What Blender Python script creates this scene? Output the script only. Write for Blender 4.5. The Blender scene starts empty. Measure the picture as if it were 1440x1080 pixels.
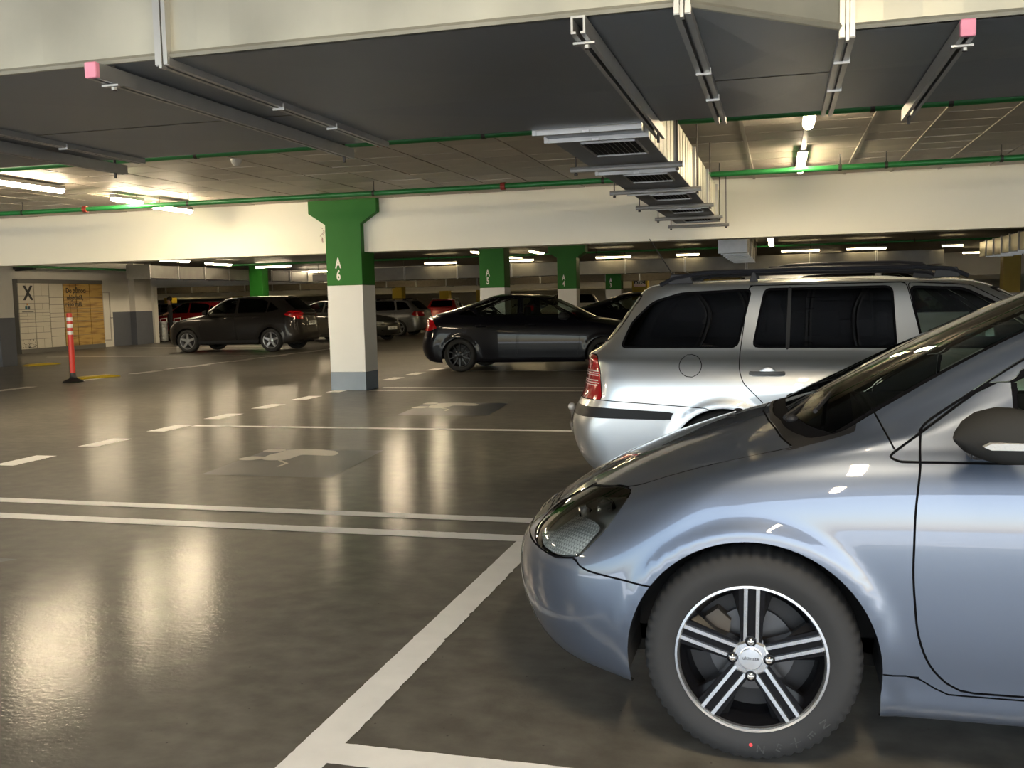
import bpy, math, random
import numpy as np
from mathutils import Vector, Matrix
random.seed(7); rng=np.random.RandomState(5)
S=bpy.context.scene; COL=S.collection; D=bpy.data
# ------------------------------------------------------------------ camera
def make_camera():
    f=1370.; yaw,pitch,roll=[math.radians(a) for a in (15.48,4.99,1.33)]
    cy,sy,cp,sp,cr,sr=math.cos(yaw),math.sin(yaw),math.cos(pitch),math.sin(pitch),math.cos(roll),math.sin(roll)
    fw=Vector((-sy*cp,cy*cp,-sp)); r0=Vector((cy,sy,0)); u0=r0.cross(fw)
    r=cr*r0-sr*u0; u=sr*r0+cr*u0
    cam=D.cameras.new('camera'); cam.sensor_width=36; cam.lens=36*f/1440; cam.clip_start=.05; cam.clip_end=400
    o=D.objects.new('camera',cam); COL.objects.link(o)
    M=Matrix.Identity(4)
    for i in range(3): M[i][0]=r[i]; M[i][1]=u[i]; M[i][2]=-fw[i]
    M.translation=Vector((0,0,1.4)); o.matrix_world=M
    S.camera=o
make_camera()
# ------------------------------------------------------------------ world, sun, exposure
EXPOSURE=1.92; SKY=.28; SUN=6.2; LAMP=54.; LAMP_COL=(1,.81,.54)
w=D.worlds.new('sky'); S.world=w; w.use_nodes=True
nt=w.node_tree; bg=nt.nodes['Background']; sk=nt.nodes.new('ShaderNodeTexSky')
sk.sky_type='NISHITA'; sk.sun_disc=False; sk.sun_elevation=math.radians(48); sk.sun_rotation=math.radians(150); sk.air_density=1.0; sk.dust_density=1.5
nt.links.new(sk.outputs[0],bg.inputs[0]); bg.inputs[1].default_value=SKY
sl=D.lights.new('sun','SUN'); sl.energy=SUN; sl.angle=.01; sl.color=(1,.985,.95)
so=D.objects.new('sun',sl); COL.objects.link(so); so.location=(0,-30,40)
so.rotation_euler=Vector((-.25,-.60,1.0)).to_track_quat('Z','Y').to_euler()
S.view_settings.view_transform='Standard'; S.view_settings.look='None'; S.view_settings.gamma=1; S.view_settings.use_curve_mapping=False
S.view_settings.exposure=EXPOSURE
S.cycles.use_denoising=True; S.cycles.max_bounces=8; S.cycles.diffuse_bounces=3; S.cycles.glossy_bounces=4; S.cycles.transparent_max_bounces=12; S.cycles.sample_clamp_indirect=6; S.cycles.caustics_reflective=False; S.cycles.caustics_refractive=False
# ------------------------------------------------------------------ materials
MATS={}
def mat(name,col,rough=.5,metal=0.,coat=0.,spec=.5,emit=None,es=0.,noise=None,bump=None,coatr=.03,trans=0.):
    """noise=(scale, amount, roughness amount); bump=(scale, strength, distance)"""
    if name in MATS: return MATS[name]
    m=D.materials.new(name); m.use_nodes=True; t=m.node_tree; p=t.nodes['Principled BSDF']
    c=(*col,1)
    p.inputs['Base Color'].default_value=c; p.inputs['Roughness'].default_value=rough; p.inputs['Metallic'].default_value=metal
    p.inputs['Coat Weight'].default_value=coat; p.inputs['Coat Roughness'].default_value=coatr; p.inputs['Specular IOR Level'].default_value=spec
    if trans: p.inputs['Transmission Weight'].default_value=trans
    if emit: p.inputs['Emission Color'].default_value=(*emit,1); p.inputs['Emission Strength'].default_value=es
    tc=t.nodes.new('ShaderNodeTexCoord')
    if noise:
        n=t.nodes.new('ShaderNodeTexNoise'); n.inputs['Scale'].default_value=noise[0]; n.inputs['Detail'].default_value=5
        t.links.new(tc.outputs['Object'],n.inputs['Vector'])
        mx=t.nodes.new('ShaderNodeMix'); mx.data_type='RGBA'
        a=noise[1]; mx.inputs[6].default_value=(*[max(0,v*(1-a)) for v in col],1); mx.inputs[7].default_value=(*[min(1,v*(1+a)) for v in col],1)
        t.links.new(n.outputs[0],mx.inputs[0]); t.links.new(mx.outputs[2],p.inputs['Base Color'])
        if len(noise)>2 and noise[2]:
            mr=t.nodes.new('ShaderNodeMapRange'); mr.inputs[3].default_value=max(.02,rough-noise[2]); mr.inputs[4].default_value=rough+noise[2]
            t.links.new(n.outputs[0],mr.inputs[0]); t.links.new(mr.outputs[0],p.inputs['Roughness'])
    if bump:
        n=t.nodes.new('ShaderNodeTexNoise'); n.inputs['Scale'].default_value=bump[0]; n.inputs['Detail'].default_value=4
        t.links.new(tc.outputs['Object'],n.inputs['Vector'])
        b=t.nodes.new('ShaderNodeBump'); b.inputs['Strength'].default_value=bump[1]; b.inputs['Distance'].default_value=bump[2]
        t.links.new(n.outputs[0],b.inputs['Height']); t.links.new(b.outputs[0],p.inputs['Normal'])
    MATS[name]=m; return m
def glass(name,tint,spec_rough=.0,clear=.85,f0=1.5):
    """thin pane: tinted see-through mixed with a mirror by Fresnel"""
    if name in MATS: return MATS[name]
    m=D.materials.new(name); m.use_nodes=True; t=m.node_tree; t.nodes.clear()
    o=t.nodes.new('ShaderNodeOutputMaterial'); tr=t.nodes.new('ShaderNodeBsdfTransparent'); gl=t.nodes.new('ShaderNodeBsdfGlossy'); fr=t.nodes.new('ShaderNodeFresnel'); mx=t.nodes.new('ShaderNodeMixShader')
    tr.inputs[0].default_value=(*tint,1); gl.inputs['Roughness'].default_value=spec_rough; fr.inputs[0].default_value=f0
    t.links.new(fr.outputs[0],mx.inputs[0]); t.links.new(tr.outputs[0],mx.inputs[1]); t.links.new(gl.outputs[0],mx.inputs[2]); t.links.new(mx.outputs[0],o.inputs[0])
    MATS[name]=m; return m
def paint(name,col,metal=.55,rough=.32,coat=1.,spec=.5):
    """clear-coated car paint outside, dark lining inside"""
    if name in MATS: return MATS[name]
    m=mat(name,col,rough,metal,coat,spec,coatr=.02); t=m.node_tree; p=t.nodes['Principled BSDF']; o=t.nodes['Material Output']
    n=t.nodes.new('ShaderNodeTexNoise'); n.inputs['Scale'].default_value=900; mr=t.nodes.new('ShaderNodeMapRange'); mr.inputs[3].default_value=rough-.05; mr.inputs[4].default_value=rough+.05
    tc=t.nodes.new('ShaderNodeTexCoord'); t.links.new(tc.outputs['Object'],n.inputs['Vector']); t.links.new(n.outputs[0],mr.inputs[0]); t.links.new(mr.outputs[0],p.inputs['Roughness'])
    g=t.nodes.new('ShaderNodeNewGeometry'); d=t.nodes.new('ShaderNodeBsdfDiffuse'); d.inputs[0].default_value=(.03,.03,.03,1); mx=t.nodes.new('ShaderNodeMixShader')
    t.links.new(g.outputs['Backfacing'],mx.inputs[0]); t.links.new(p.outputs[0],mx.inputs[1]); t.links.new(d.outputs[0],mx.inputs[2]); t.links.new(mx.outputs[0],o.inputs[0])
    return m
def floor_mat():
    m=D.materials.new('polished floor coating'); m.use_nodes=True; t=m.node_tree; p=t.nodes['Principled BSDF']; N=t.nodes.new; L=t.links.new
    tc=N('ShaderNodeTexCoord')
    def noise(s,d,sx=1,sy=1):
        mp=N('ShaderNodeMapping'); mp.inputs['Scale'].default_value=(sx,sy,1); L(tc.outputs['Object'],mp.inputs[0])
        n=N('ShaderNodeTexNoise'); n.inputs['Scale'].default_value=s; n.inputs['Detail'].default_value=d; L(mp.outputs[0],n.inputs['Vector']); return n.outputs[0]
    a=noise(.8,6,1,1.3); b=noise(7,6,1,1.2); c=noise(60,2)
    m1=N('ShaderNodeMix'); m1.data_type='RGBA'; m1.inputs[6].default_value=(.080,.075,.064,1); m1.inputs[7].default_value=(.165,.155,.136,1); L(a,m1.inputs[0])
    r=N('ShaderNodeMapRange'); r.inputs[1].default_value=.35; r.inputs[2].default_value=.7; r.inputs[3].default_value=.72; r.inputs[4].default_value=1.2; L(b,r.inputs[0])
    m2=N('ShaderNodeMix'); m2.data_type='RGBA'; m2.blend_type='MULTIPLY'; m2.inputs[0].default_value=1; L(m1.outputs[2],m2.inputs[6]); L(r.outputs[0],m2.inputs[7])
    # small dark chips and crumbs
    v=N('ShaderNodeTexVoronoi'); v.inputs['Scale'].default_value=11; L(tc.outputs['Object'],v.inputs['Vector'])
    cr=N('ShaderNodeMapRange'); cr.inputs[1].default_value=.03; cr.inputs[2].default_value=.055; cr.inputs[3].default_value=.4; cr.inputs[4].default_value=1.; L(v.outputs[0],cr.inputs[0])
    m3=N('ShaderNodeMix'); m3.data_type='RGBA'; m3.blend_type='MULTIPLY'; m3.inputs[0].default_value=1; L(m2.outputs[2],m3.inputs[6]); L(cr.outputs[0],m3.inputs[7])
    L(m3.outputs[2],p.inputs['Base Color'])
    rr=N('ShaderNodeMapRange'); rr.inputs[3].default_value=.45; rr.inputs[4].default_value=.6; L(b,rr.inputs[0]); L(rr.outputs[0],p.inputs['Roughness'])
    p.inputs['Specular IOR Level'].default_value=.12; p.inputs['Coat Weight'].default_value=.30; p.inputs['Coat Roughness'].default_value=.12; p.inputs['Coat IOR'].default_value=1.5
    ad=N('ShaderNodeMath'); ad.operation='ADD'; d=noise(2.6,3,1,1.2); mu=N('ShaderNodeMath'); mu.operation='MULTIPLY'; mu.inputs[1].default_value=.9; L(d,mu.inputs[0])
    e=noise(38,4,1,1.25); L(mu.outputs[0],ad.inputs[0]); L(e,ad.inputs[1])
    bp=N('ShaderNodeBump'); bp.inputs['Strength'].default_value=.10; bp.inputs['Distance'].default_value=.012; L(ad.outputs[0],bp.inputs['Height']); L(bp.outputs[0],p.inputs['Normal']); L(bp.outputs[0],p.inputs['Coat Normal'])
    MATS['floor']=m; return m
def line_mat(name,col,cover=.42,rough=.4):
    """road paint with worn, chipped patches that let the floor show"""
    m=mat(name,col,rough,noise=(7,.12,.08)); t=m.node_tree; p=t.nodes['Principled BSDF']; N=t.nodes.new
    tc=N('ShaderNodeTexCoord'); n=N('ShaderNodeTexNoise'); n.inputs['Scale'].default_value=14; n.inputs['Detail'].default_value=8; n.inputs['Roughness'].default_value=.75
    t.links.new(tc.outputs['Object'],n.inputs['Vector']); r=N('ShaderNodeMapRange'); r.inputs[1].default_value=cover-.13; r.inputs[2].default_value=cover-.09; t.links.new(n.outputs[0],r.inputs[0]); t.links.new(r.outputs[0],p.inputs['Alpha'])
    return m
# ------------------------------------------------------------------ mesh helpers
class MB:
    def __init__(s): s.v=[]; s.f=[]; s.m=[]; s.cur=0
    def add(s,vs,fs):
        b=len(s.v); s.v+= [tuple(v) for v in vs]; s.f+=[tuple(i+b for i in f) for f in fs]; s.m+=[s.cur]*len(fs); return s
    def box(s,x0,x1,y0,y1,z0,z1):
        return s.add([(x0,y0,z0),(x1,y0,z0),(x1,y1,z0),(x0,y1,z0),(x0,y0,z1),(x1,y0,z1),(x1,y1,z1),(x0,y1,z1)],[(0,3,2,1),(4,5,6,7),(0,1,5,4),(1,2,6,5),(2,3,7,6),(3,0,4,7)])
    def cbox(s,c,d): return s.box(c[0]-d[0]/2,c[0]+d[0]/2,c[1]-d[1]/2,c[1]+d[1]/2,c[2]-d[2]/2,c[2]+d[2]/2)
    def prism(s,poly,a,b,axis='z'):
        """extrude a polygon (ccw in the two other axes, in x,y,z order) from a to b"""
        n=len(poly)
        def P(p,h): return {'z':(p[0],p[1],h),'y':(p[0],h,p[1]),'x':(h,p[0],p[1])}[axis]
        vs=[P(p,a) for p in poly]+[P(p,b) for p in poly]
        ar=sum(poly[i][0]*poly[(i+1)%n][1]-poly[(i+1)%n][0]*poly[i][1] for i in range(n))
        flip=(ar<0)!=(b<a)!=(axis=='y')
        fs=[tuple(range(n))[::-1],tuple(range(n,2*n))]+[(i,(i+1)%n,n+(i+1)%n,n+i) for i in range(n)]
        if flip: fs=[f[::-1] for f in fs]
        return s.add(vs,fs)
    def tube(s,path,r,n=8,cap=True):
        path=[Vector(p) for p in path]; vs=[]; fs=[]
        up=Vector((0,0,1))
        rs=r if isinstance(r,(list,tuple)) else [r]*len(path)
        for i,p in enumerate(path):
            d=(path[min(i+1,len(path)-1)]-path[max(i-1,0)]).normalized()
            a=d.cross(up)
            if a.length<1e-3: a=d.cross(Vector((1,0,0)))
            a.normalize(); b=d.cross(a)
            for k in range(n):
                t=2*math.pi*k/n; vs.append(p+(a*math.cos(t)+b*math.sin(t))*rs[i])
        for i in range(len(path)-1):
            for k in range(n): fs.append((i*n+k,i*n+(k+1)%n,(i+1)*n+(k+1)%n,(i+1)*n+k))
        if cap: fs+= [tuple(range(n))[::-1],tuple(range((len(path)-1)*n,len(path)*n))]
        return s.add(vs,fs)
    def lathe(s,prof,n=24,c=(0,0,0),axis='y',close=False,rf=None):
        """prof: (radius, height along axis)"""
        vs=[]; m=len(prof)
        for k in range(n):
            t=2*math.pi*k/n
            for j,(r,h) in enumerate(prof):
                if rf: r=rf(k,j,r)
                a,b=r*math.cos(t),r*math.sin(t)
                vs.append({'y':(c[0]+a,c[1]+h,c[2]+b),'z':(c[0]+a,c[1]+b,c[2]+h),'x':(c[0]+h,c[1]+a,c[2]+b)}[axis])
        fs=[]
        for k in range(n):
            q=(k+1)%n
            for j in range(m-1 if not close else m):
                j2=(j+1)%m
                fs.append((k*m+j,q*m+j,q*m+j2,k*m+j2) if axis!='y' else (k*m+j,k*m+j2,q*m+j2,q*m+j))
        return s.add(vs,fs)
    def sphere(s,c,r,n=12,m=8,sc=(1,1,1)):
        prof=[(r*math.sin(math.pi*j/m)+1e-5,-r*math.cos(math.pi*j/m)) for j in range(m+1)]
        b=len(s.v); s.lathe(prof,n,(0,0,0),'z')
        for i in range(b,len(s.v)): s.v[i]=(c[0]+s.v[i][0]*sc[0],c[1]+s.v[i][1]*sc[1],c[2]+s.v[i][2]*sc[2])
        return s
    def mesh(s,name,smooth=False):
        me=D.meshes.new(name); me.from_pydata(s.v,[],s.f)
        if smooth: me.polygons.foreach_set('use_smooth',[True]*len(s.f))
        if any(s.m): me.polygons.foreach_set('material_index',s.m)
        me.update(); return me
    def build(s,name,m,parent=None,smooth=False,loc=None,bevel=0):
        me=s.mesh(name,smooth)
        for q in (m if isinstance(m,(list,tuple)) else [m]): me.materials.append(q)
        o=link(name,me,parent)
        if loc: o.location=loc
        if smooth: smooth_by_angle(me)
        if bevel:
            b=o.modifiers.new('bevel','BEVEL'); b.width=bevel; b.segments=2; b.limit_method='ANGLE'
        return o
def smooth_by_angle(me,ang=40):
    # sharp edges where faces meet at a steep angle
    import bmesh
    bm=bmesh.new(); bm.from_mesh(me); a=math.radians(ang)
    for e in bm.edges:
        e.smooth=not(len(e.link_faces)==2 and e.calc_face_angle(0)>a)
    bm.to_mesh(me); bm.free()
def link(name,data,parent=None):
    o=D.objects.new(name,data); COL.objects.link(o)
    if parent is not None: o.parent=parent
    return o
def thing(name,label,cat,loc=(0,0,0),rz=0,group=None):
    o=D.objects.new(name,None); COL.objects.link(o); o.location=loc; o.rotation_euler=(0,0,rz); o.empty_display_size=.1
    return tag(o,label,cat,group)
def tag(o,label,cat=None,group=None,kind=None):
    if label: o['label']=label
    if cat: o['category']=cat
    if group: o['group']=group
    if kind: o['kind']=kind
    return o
def copy_tree(o,parent=None):
    c=o.copy(); COL.objects.link(c); c.parent=parent
    for ch in list(o.children): copy_tree(ch,c)
    return c
_fc=[0]
def text_mesh(txt,size,depth=.002,bold=0.,space=1.):
    cu=D.curves.new('lettering','FONT'); cu.body=txt; cu.size=size; cu.extrude=depth/2; cu.offset=bold; cu.space_character=space; cu.align_x='CENTER'; cu.align_y='CENTER'; cu.resolution_u=3
    o=D.objects.new('lettering',cu); COL.objects.link(o); dg=bpy.context.evaluated_depsgraph_get(); me=D.meshes.new_from_object(o.evaluated_get(dg)); D.objects.remove(o); D.curves.remove(cu)
    me.name='lettering'; return me
def text(name,txt,size,loc,rot,m,parent=None,depth=.002,bold=0.,sx=1.,label=None,space=1.):
    me=text_mesh(txt,size,depth,bold,space); me.materials.append(m); o=link(name,me,parent); o.location=loc; o.rotation_euler=rot; o.scale=(sx,1,1)
    if label: o['label']=label
    return o
# ------------------------------------------------------------------ car skin: rows of closed plan outlines, skinned into one grid
def pchip(kn):
    kn=sorted(kn); xs=np.array([k[0] for k in kn],float); ys=np.array([k[1] for k in kn],float)
    if len(xs)==1: return lambda x: np.full_like(np.asarray(x,float),ys[0])
    h=np.diff(xs); d=np.diff(ys)/h; m=np.zeros(len(xs)); m[0]=d[0]; m[-1]=d[-1]
    for i in range(1,len(xs)-1):
        if d[i-1]*d[i]>0:
            a=2*h[i]+h[i-1]; b=h[i]+2*h[i-1]; m[i]=(a+b)/(a/d[i-1]+b/d[i])
    def f(x):
        x=np.clip(np.asarray(x,float),xs[0],xs[-1]); i=np.clip(np.searchsorted(xs,x)-1,0,len(h)-1)
        t=(x-xs[i])/h[i]
        return (2*t**3-3*t**2+1)*ys[i]+(t**3-2*t**2+t)*h[i]*m[i]+(-2*t**3+3*t**2)*ys[i+1]+(t**3-t**2)*h[i]*m[i+1]
    return f
def fn(v): return pchip(v) if isinstance(v,(list,tuple)) else pchip([(0,v)])
def car_grid(rows,Nf=30,Ns=70,Nr=24,sub=6,smooth=5):
    """rows: (front(x,z,len,pow), rear(x,z,len,pow), W, Z); first row is the sill edge, last the roof centre line"""
    R=[]
    for (xf,zf,lf,pf),(xr,zr,lr,pr),W,Z in rows:
        W=fn(W);Z=fn(Z)
        ph=np.linspace(0,np.pi/2,Nf+1); c=np.cos(ph).clip(0)**(2/pf); s=np.sin(ph)**(2/pf)
        x1=xf+lf*(1-c); s1=s
        x2=np.linspace(xf+lf,xr-lr,Ns+1)[1:-1]; s2=np.ones_like(x2)
        ph=np.linspace(np.pi/2,0,Nr+1); c=np.cos(ph).clip(0)**(2/pr); s3=np.sin(ph)**(2/pr)
        x3=xr-lr*(1-c)
        x=np.concatenate([x1,x2,x3]); s=np.concatenate([s1,s2,s3])
        ze=np.concatenate([np.full(len(x1),zf),np.zeros(len(x2)),np.full(len(x3),zr)])
        t=s**2
        R.append(np.stack([x,W(x)*s,ze*(1-t)+Z(x)*t],1))
    R=np.array(R)                                     # rows, cols, 3
    dd=np.linalg.norm(np.diff(R,axis=0),axis=2).mean(1)**.5
    T=np.concatenate([[0],np.cumsum(dd)])
    m=np.zeros_like(R)
    for i in range(len(T)):
        if i==0: m[i]=(R[1]-R[0])/(T[1]-T[0])
        elif i==len(T)-1: m[i]=(R[-1]-R[-2])/(T[-1]-T[-2])
        else:
            a=(R[i]-R[i-1])/(T[i]-T[i-1]); b=(R[i+1]-R[i])/(T[i+1]-T[i]); h0=T[i]-T[i-1]; h1=T[i+1]-T[i]
            m[i]=(a*h1+b*h0)/(h0+h1)
    out=[]
    for i in range(len(T)-1):
        h=T[i+1]-T[i]
        for k in range(sub):
            t=k/sub
            out.append((2*t**3-3*t**2+1)*R[i]+(t**3-2*t**2+t)*h*m[i]+(-2*t**3+3*t**2)*R[i+1]+(t**3-t**2)*h*m[i+1])
    out.append(R[-1]); G=np.array(out)
    for _ in range(smooth):
        G[1:-1]=.25*G[:-2]+.5*G[1:-1]+.25*G[2:]
    G[:,0,1]=0; G[:,-1,1]=0; G[...,1]=G[...,1].clip(0)
    return G
def grid_normals(G):
    du=np.gradient(G,axis=1); dv=np.gradient(G,axis=0)
    n=np.cross(dv,du); l=np.linalg.norm(n,axis=2,keepdims=True); n=n/np.maximum(l,1e-9)
    return n
STREAM=[ # front(x,z,len,pow)   rear(x,z,len,pow)   W(x)   Z(x)
 ((-.66,.200,.50,2.3),(3.50,.22,.40,2.6),.770,[(-.5,.20),(.4,.165),(2.4,.165),(3.3,.24)]),
 ((-.78,.222,.58,2.3),(3.58,.26,.45,2.6),[(-.4,.822),(.4,.835),(3,.83)],[(-.5,.225),(.4,.185),(2.4,.185),(3.3,.28)]),
 ((-.85,.33,.60,2.25),(3.62,.36,.45,2.6),[(-.4,.838),(.4,.842),(3,.838)],[(-.5,.33),(.4,.275),(2.4,.275),(3.3,.36)]),
 ((-.872,.43,.60,2.2),(3.63,.48,.45,2.6),[(-.4,.842),(0,.848),(3,.845)],[(-.5,.42),(.4,.40),(2.4,.40),(3.3,.48)]),
 ((-.865,.51,.60,2.2),(3.60,.62,.42,2.6),[(-.4,.838),(0,.848),(3,.845)],[(-.5,.53),(.4,.55),(2.4,.56),(3.3,.62)]),
 ((-.83,.565,.60,2.2),(3.56,.74,.40,2.6),[(-.4,.828),(0,.843),(3,.84)],[(-.5,.62),(.4,.68),(2.4,.70),(3.3,.74)]),
 ((-.775,.615,.62,2.2),(3.54,.84,.38,2.6),[(-.4,.812),(0,.830),(3,.825)],[(-.5,.69),(0,.765),(.5,.79),(2.4,.81),(3.3,.84)]),
 ((-.68,.685,.62,2.2),(3.53,.92,.36,2.6),[(-.4,.788),(0,.806),(.5,.808),(3,.80)],[(-.5,.755),(0,.845),(.5,.875),(2.4,.90),(3.3,.92)]),
 ((-.47,.795,.62,2.2),(3.52,.97,.36,2.6),[(-.2,.750),(.3,.775),(3,.775)],[(-.3,.845),(0,.895),(.5,.925),(2.4,.95),(3.3,.97)]),
 ((-.18,.905,.55,2.3),(3.51,1.00,.36,2.6),[(0,.715),(.4,.750),(3,.755)],[(0,.925),(.4,.955),(1,.955),(2.4,.98),(3.3,1.0)]),
 ((.05,.975,.42,2.5),(3.50,1.03,.36,2.6),[(.2,.695),(.5,.735),(3,.74)],[(.2,.965),(.5,.985),(2.4,1.01),(3.3,1.03)]),
 ((.17,1.035,.36,2.7),(3.49,1.06,.34,2.6),[(.4,.685),(.6,.722),(3,.725)],[(.3,1.0),(.6,1.02),(2.4,1.04),(3.3,1.06)]),
 ((.62,1.255,.34,2.8),(3.40,1.28,.30,2.8),[(.8,.640),(3,.655)],[(.7,1.225),(2,1.25),(3.3,1.26)]),
 ((1.10,1.455,.30,2.9),(3.27,1.47,.26,3.),[(1.2,.575),(3,.585)],[(1.1,1.42),(2,1.45),(3.2,1.44)]),
 ((1.30,1.525,.32,2.6),(3.18,1.53,.26,3.),[(1.4,.53),(3,.535)],[(1.3,1.485),(2,1.515),(3.1,1.50)]),
 ((1.50,1.560,.40,2.4),(3.08,1.555,.36,2.6),[(1.7,.42),(3,.42)],[(1.5,1.53),(2,1.555),(3.,1.54)]),
 ((1.75,1.585,.4,2.2),(2.9,1.57,.4,2.2),[(1.9,.22),(3,.22)],[(1.7,1.57),(2.,1.58),(3.,1.565)]),
 ((1.95,1.590,.3,2.),(2.7,1.58,.3,2.),.0,[(1.9,1.59),(3.,1.575)]),
]
def rows_std(fo,tail,W,nose,cowl,head,rhead,rbase,deck,belt,roof,sill=.19,cf=.62,cr=.45,tumble=.70,pf=2.2,pr=2.7,wind=.33,st=0.):
    """nose z of the bonnet edge; cowl/head/rhead/rbase/deck (x,z) on the centre line; belt (z front, z rear)"""
    n=nose; c=cowl; h=head; r=rhead; b=rbase; d=deck; xm=(h[0]+r[0])/2
    def Zl(k0,k1): return [(-.4,k0),(c[0]+.3,.5*(k0+k1)),(tail-.4,k1)]
    bf,br=belt; s=sill; m0=(s+.36)/2
    hx=lambda t:(-fo+.19)+(c[0]+fo-.19)*t
    hz=lambda t:n+.05+(c[1]-n-.05)*(1-(1-t)**1.6)
    dx=lambda t:d[0]+(b[0]-d[0])*t
    dz=lambda t:d[1]+(b[1]-d[1])*t
    gw=W*tumble
    w=lambda k:[(-.4,W*(k-.012)),(0,W*k),(tail-.5,W*(k-.004))]
    R=[((-fo+.21,.20,cf-.1,pf),(tail-.20,.30,cr-.1,pr),W*.90,Zl(.20,s-.02)),
       ((-fo+.09,.222,cf,pf),(tail-.09,.33,cr,pr),w(.98),Zl(.225,s)),
       ((-fo+.022,.33,cf,pf),(tail-.025,.42,cr,pr),w(.992),Zl(.33,.30)),
       ((-fo,.43,cf,pf),(tail,.52,cr,pr),w(1.),Zl(.42,.44)),
       ((-fo+.007,n-.13,cf,pf),(tail-.02,.62,cr,pr),w(1.),Zl(n-.12,.58)),
       ((-fo+.042,n-.07,cf,pf),(tail-.06-st,.60+(d[1]-.60)*.4,cr,pr),w(.995),Zl(n-.04,bf-.22)),
       ((-fo+.097,n-.02,cf,pf),(tail-.09-st*.75,.60+(d[1]-.60)*.65,cr,pr),w(.98),[(-.5,n+.05),(0,bf-.145),(.5,bf-.115),(tail-.4,br-.14)]),
       ((hx(0),n+.05,cf,pf),(tail-.11-st*.5,.60+(d[1]-.60)*.88,cr-.02,pr),w(.953),[(-.5,n+.11),(0,bf-.065),(.5,bf-.035),(tail-.4,br-.06)]),
       ((hx(.28),hz(.28),cf,pf),(d[0],d[1],cr-.04,pr),[(-.2,W*.89),(.3,W*.915),(tail-.5,W*.92)],[(-.3,n+.19),(0,bf-.02),(.5,bf),(tail-.4,br)]),
       ((hx(.65),hz(.65),cf-.07,pf+.1),(dx(.4),dz(.4),cr-.06,pr),[(0,W*.85),(.4,W*.885),(tail-.5,W*.89)],[(0,bf+.005),(.4,bf+.025),(tail-.4,br+.025)]),
       ((hx(.9),hz(.9),cf-.2,2.5),(dx(.75),dz(.75),cr-.08,pr),[(.2,W*.825),(.5,W*.868),(tail-.5,W*.87)],[(.2,bf+.03),(.5,bf+.05),(tail-.4,br+.05)]),
       ((c[0],c[1],wind+.03,2.7),(b[0],b[1],.34,pr),[(.4,W*.81),(.6,W*.85),(tail-.5,W*.85)],[(.3,bf+.06),(.6,bf+.08),(tail-.4,br+.08)])]
    for t,q in ((.48,.5),(1,1)):
        x=c[0]+(h[0]-c[0])*t; z=c[1]+(h[1]-c[1])*t; x2=b[0]+(r[0]-b[0])*t; z2=b[1]+(r[1]-b[1])*t
        w0=W*.85+(gw-W*.85)*t
        zz=lambda k:bf+.08+(k-.03-bf-.08)*t
        R.append(((x,z,wind-.02*t,2.8),(x2,z2,.30-.04*t,2.8),[(x+.1,w0*.985),(xm,w0),(x2-.2,w0*.985)],[(x,zz(h[1])),(xm,zz(roof-.07)),(x2,zz(r[1]))]))
    R+= [((h[0]+.2,h[1]+.6*(roof-h[1]),.33,2.6),(r[0]-.1,r[1]+.6*(roof-r[1]),.28,3.),[(h[0]+.3,W*(tumble-.06)),(xm,W*(tumble-.05)),(r[0],W*(tumble-.06))],[(h[0]+.2,h[1]+.02),(xm,roof-.035),(r[0]-.1,r[1]+.01)]),
       ((h[0]+.4,roof-.025,.4,2.4),(r[0]-.2,r[1]+.78*(roof-r[1]),.36,2.6),W*(tumble-.19),[(h[0]+.4,roof-.045),(xm,roof-.018),(r[0]-.2,r[1]+.6*(roof-r[1]))]),
       ((h[0]+.62,roof-.005,.4,2.2),(max(r[0]-.4,h[0]+1.1),r[1]+.9*(roof-r[1]),.3,2.2),W*.26,[(h[0]+.6,roof-.012),(xm,roof-.004),(r[0]-.4,r[1]+.85*(roof-r[1]))]),
       ((h[0]+.7,roof,.1,2.),(max(r[0]-.5,h[0]+1.),roof-.005,.1,2.),0.,[(h[0]+.7,roof),(r[0]-.5,r[1]+.92*(roof-r[1]))])]
    return R
ROWS=dict(
 octavia=rows_std(.89,3.62,.865,.68,(.10,.985),(.80,1.43),(3.10,1.455),(3.40,1.06),(3.50,1.00),(.93,.965),1.505,tumble=.735,cr=.40,pr=3.0,st=.028),
 mondeo=rows_std(.93,3.82,.943,.70,(.28,1.0),(1.15,1.415),(2.45,1.43),(3.52,1.13),(3.70,1.07),(.93,1.03),1.50,cr=.5,pr=2.4,tumble=.66),
 suv=rows_std(.88,3.60,.905,.80,(.22,1.09),(.98,1.53),(2.95,1.55),(3.42,1.17),(3.52,1.08),(1.0,1.08),1.60,sill=.25,cr=.48,pr=2.4,tumble=.70),
 wagon=rows_std(.90,3.75,.90,.70,(.25,1.0),(1.05,1.43),(3.15,1.43),(3.55,1.08),(3.66,1.02),(.94,1.0),1.48,cr=.5,pr=2.4,tumble=.70),
)
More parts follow.
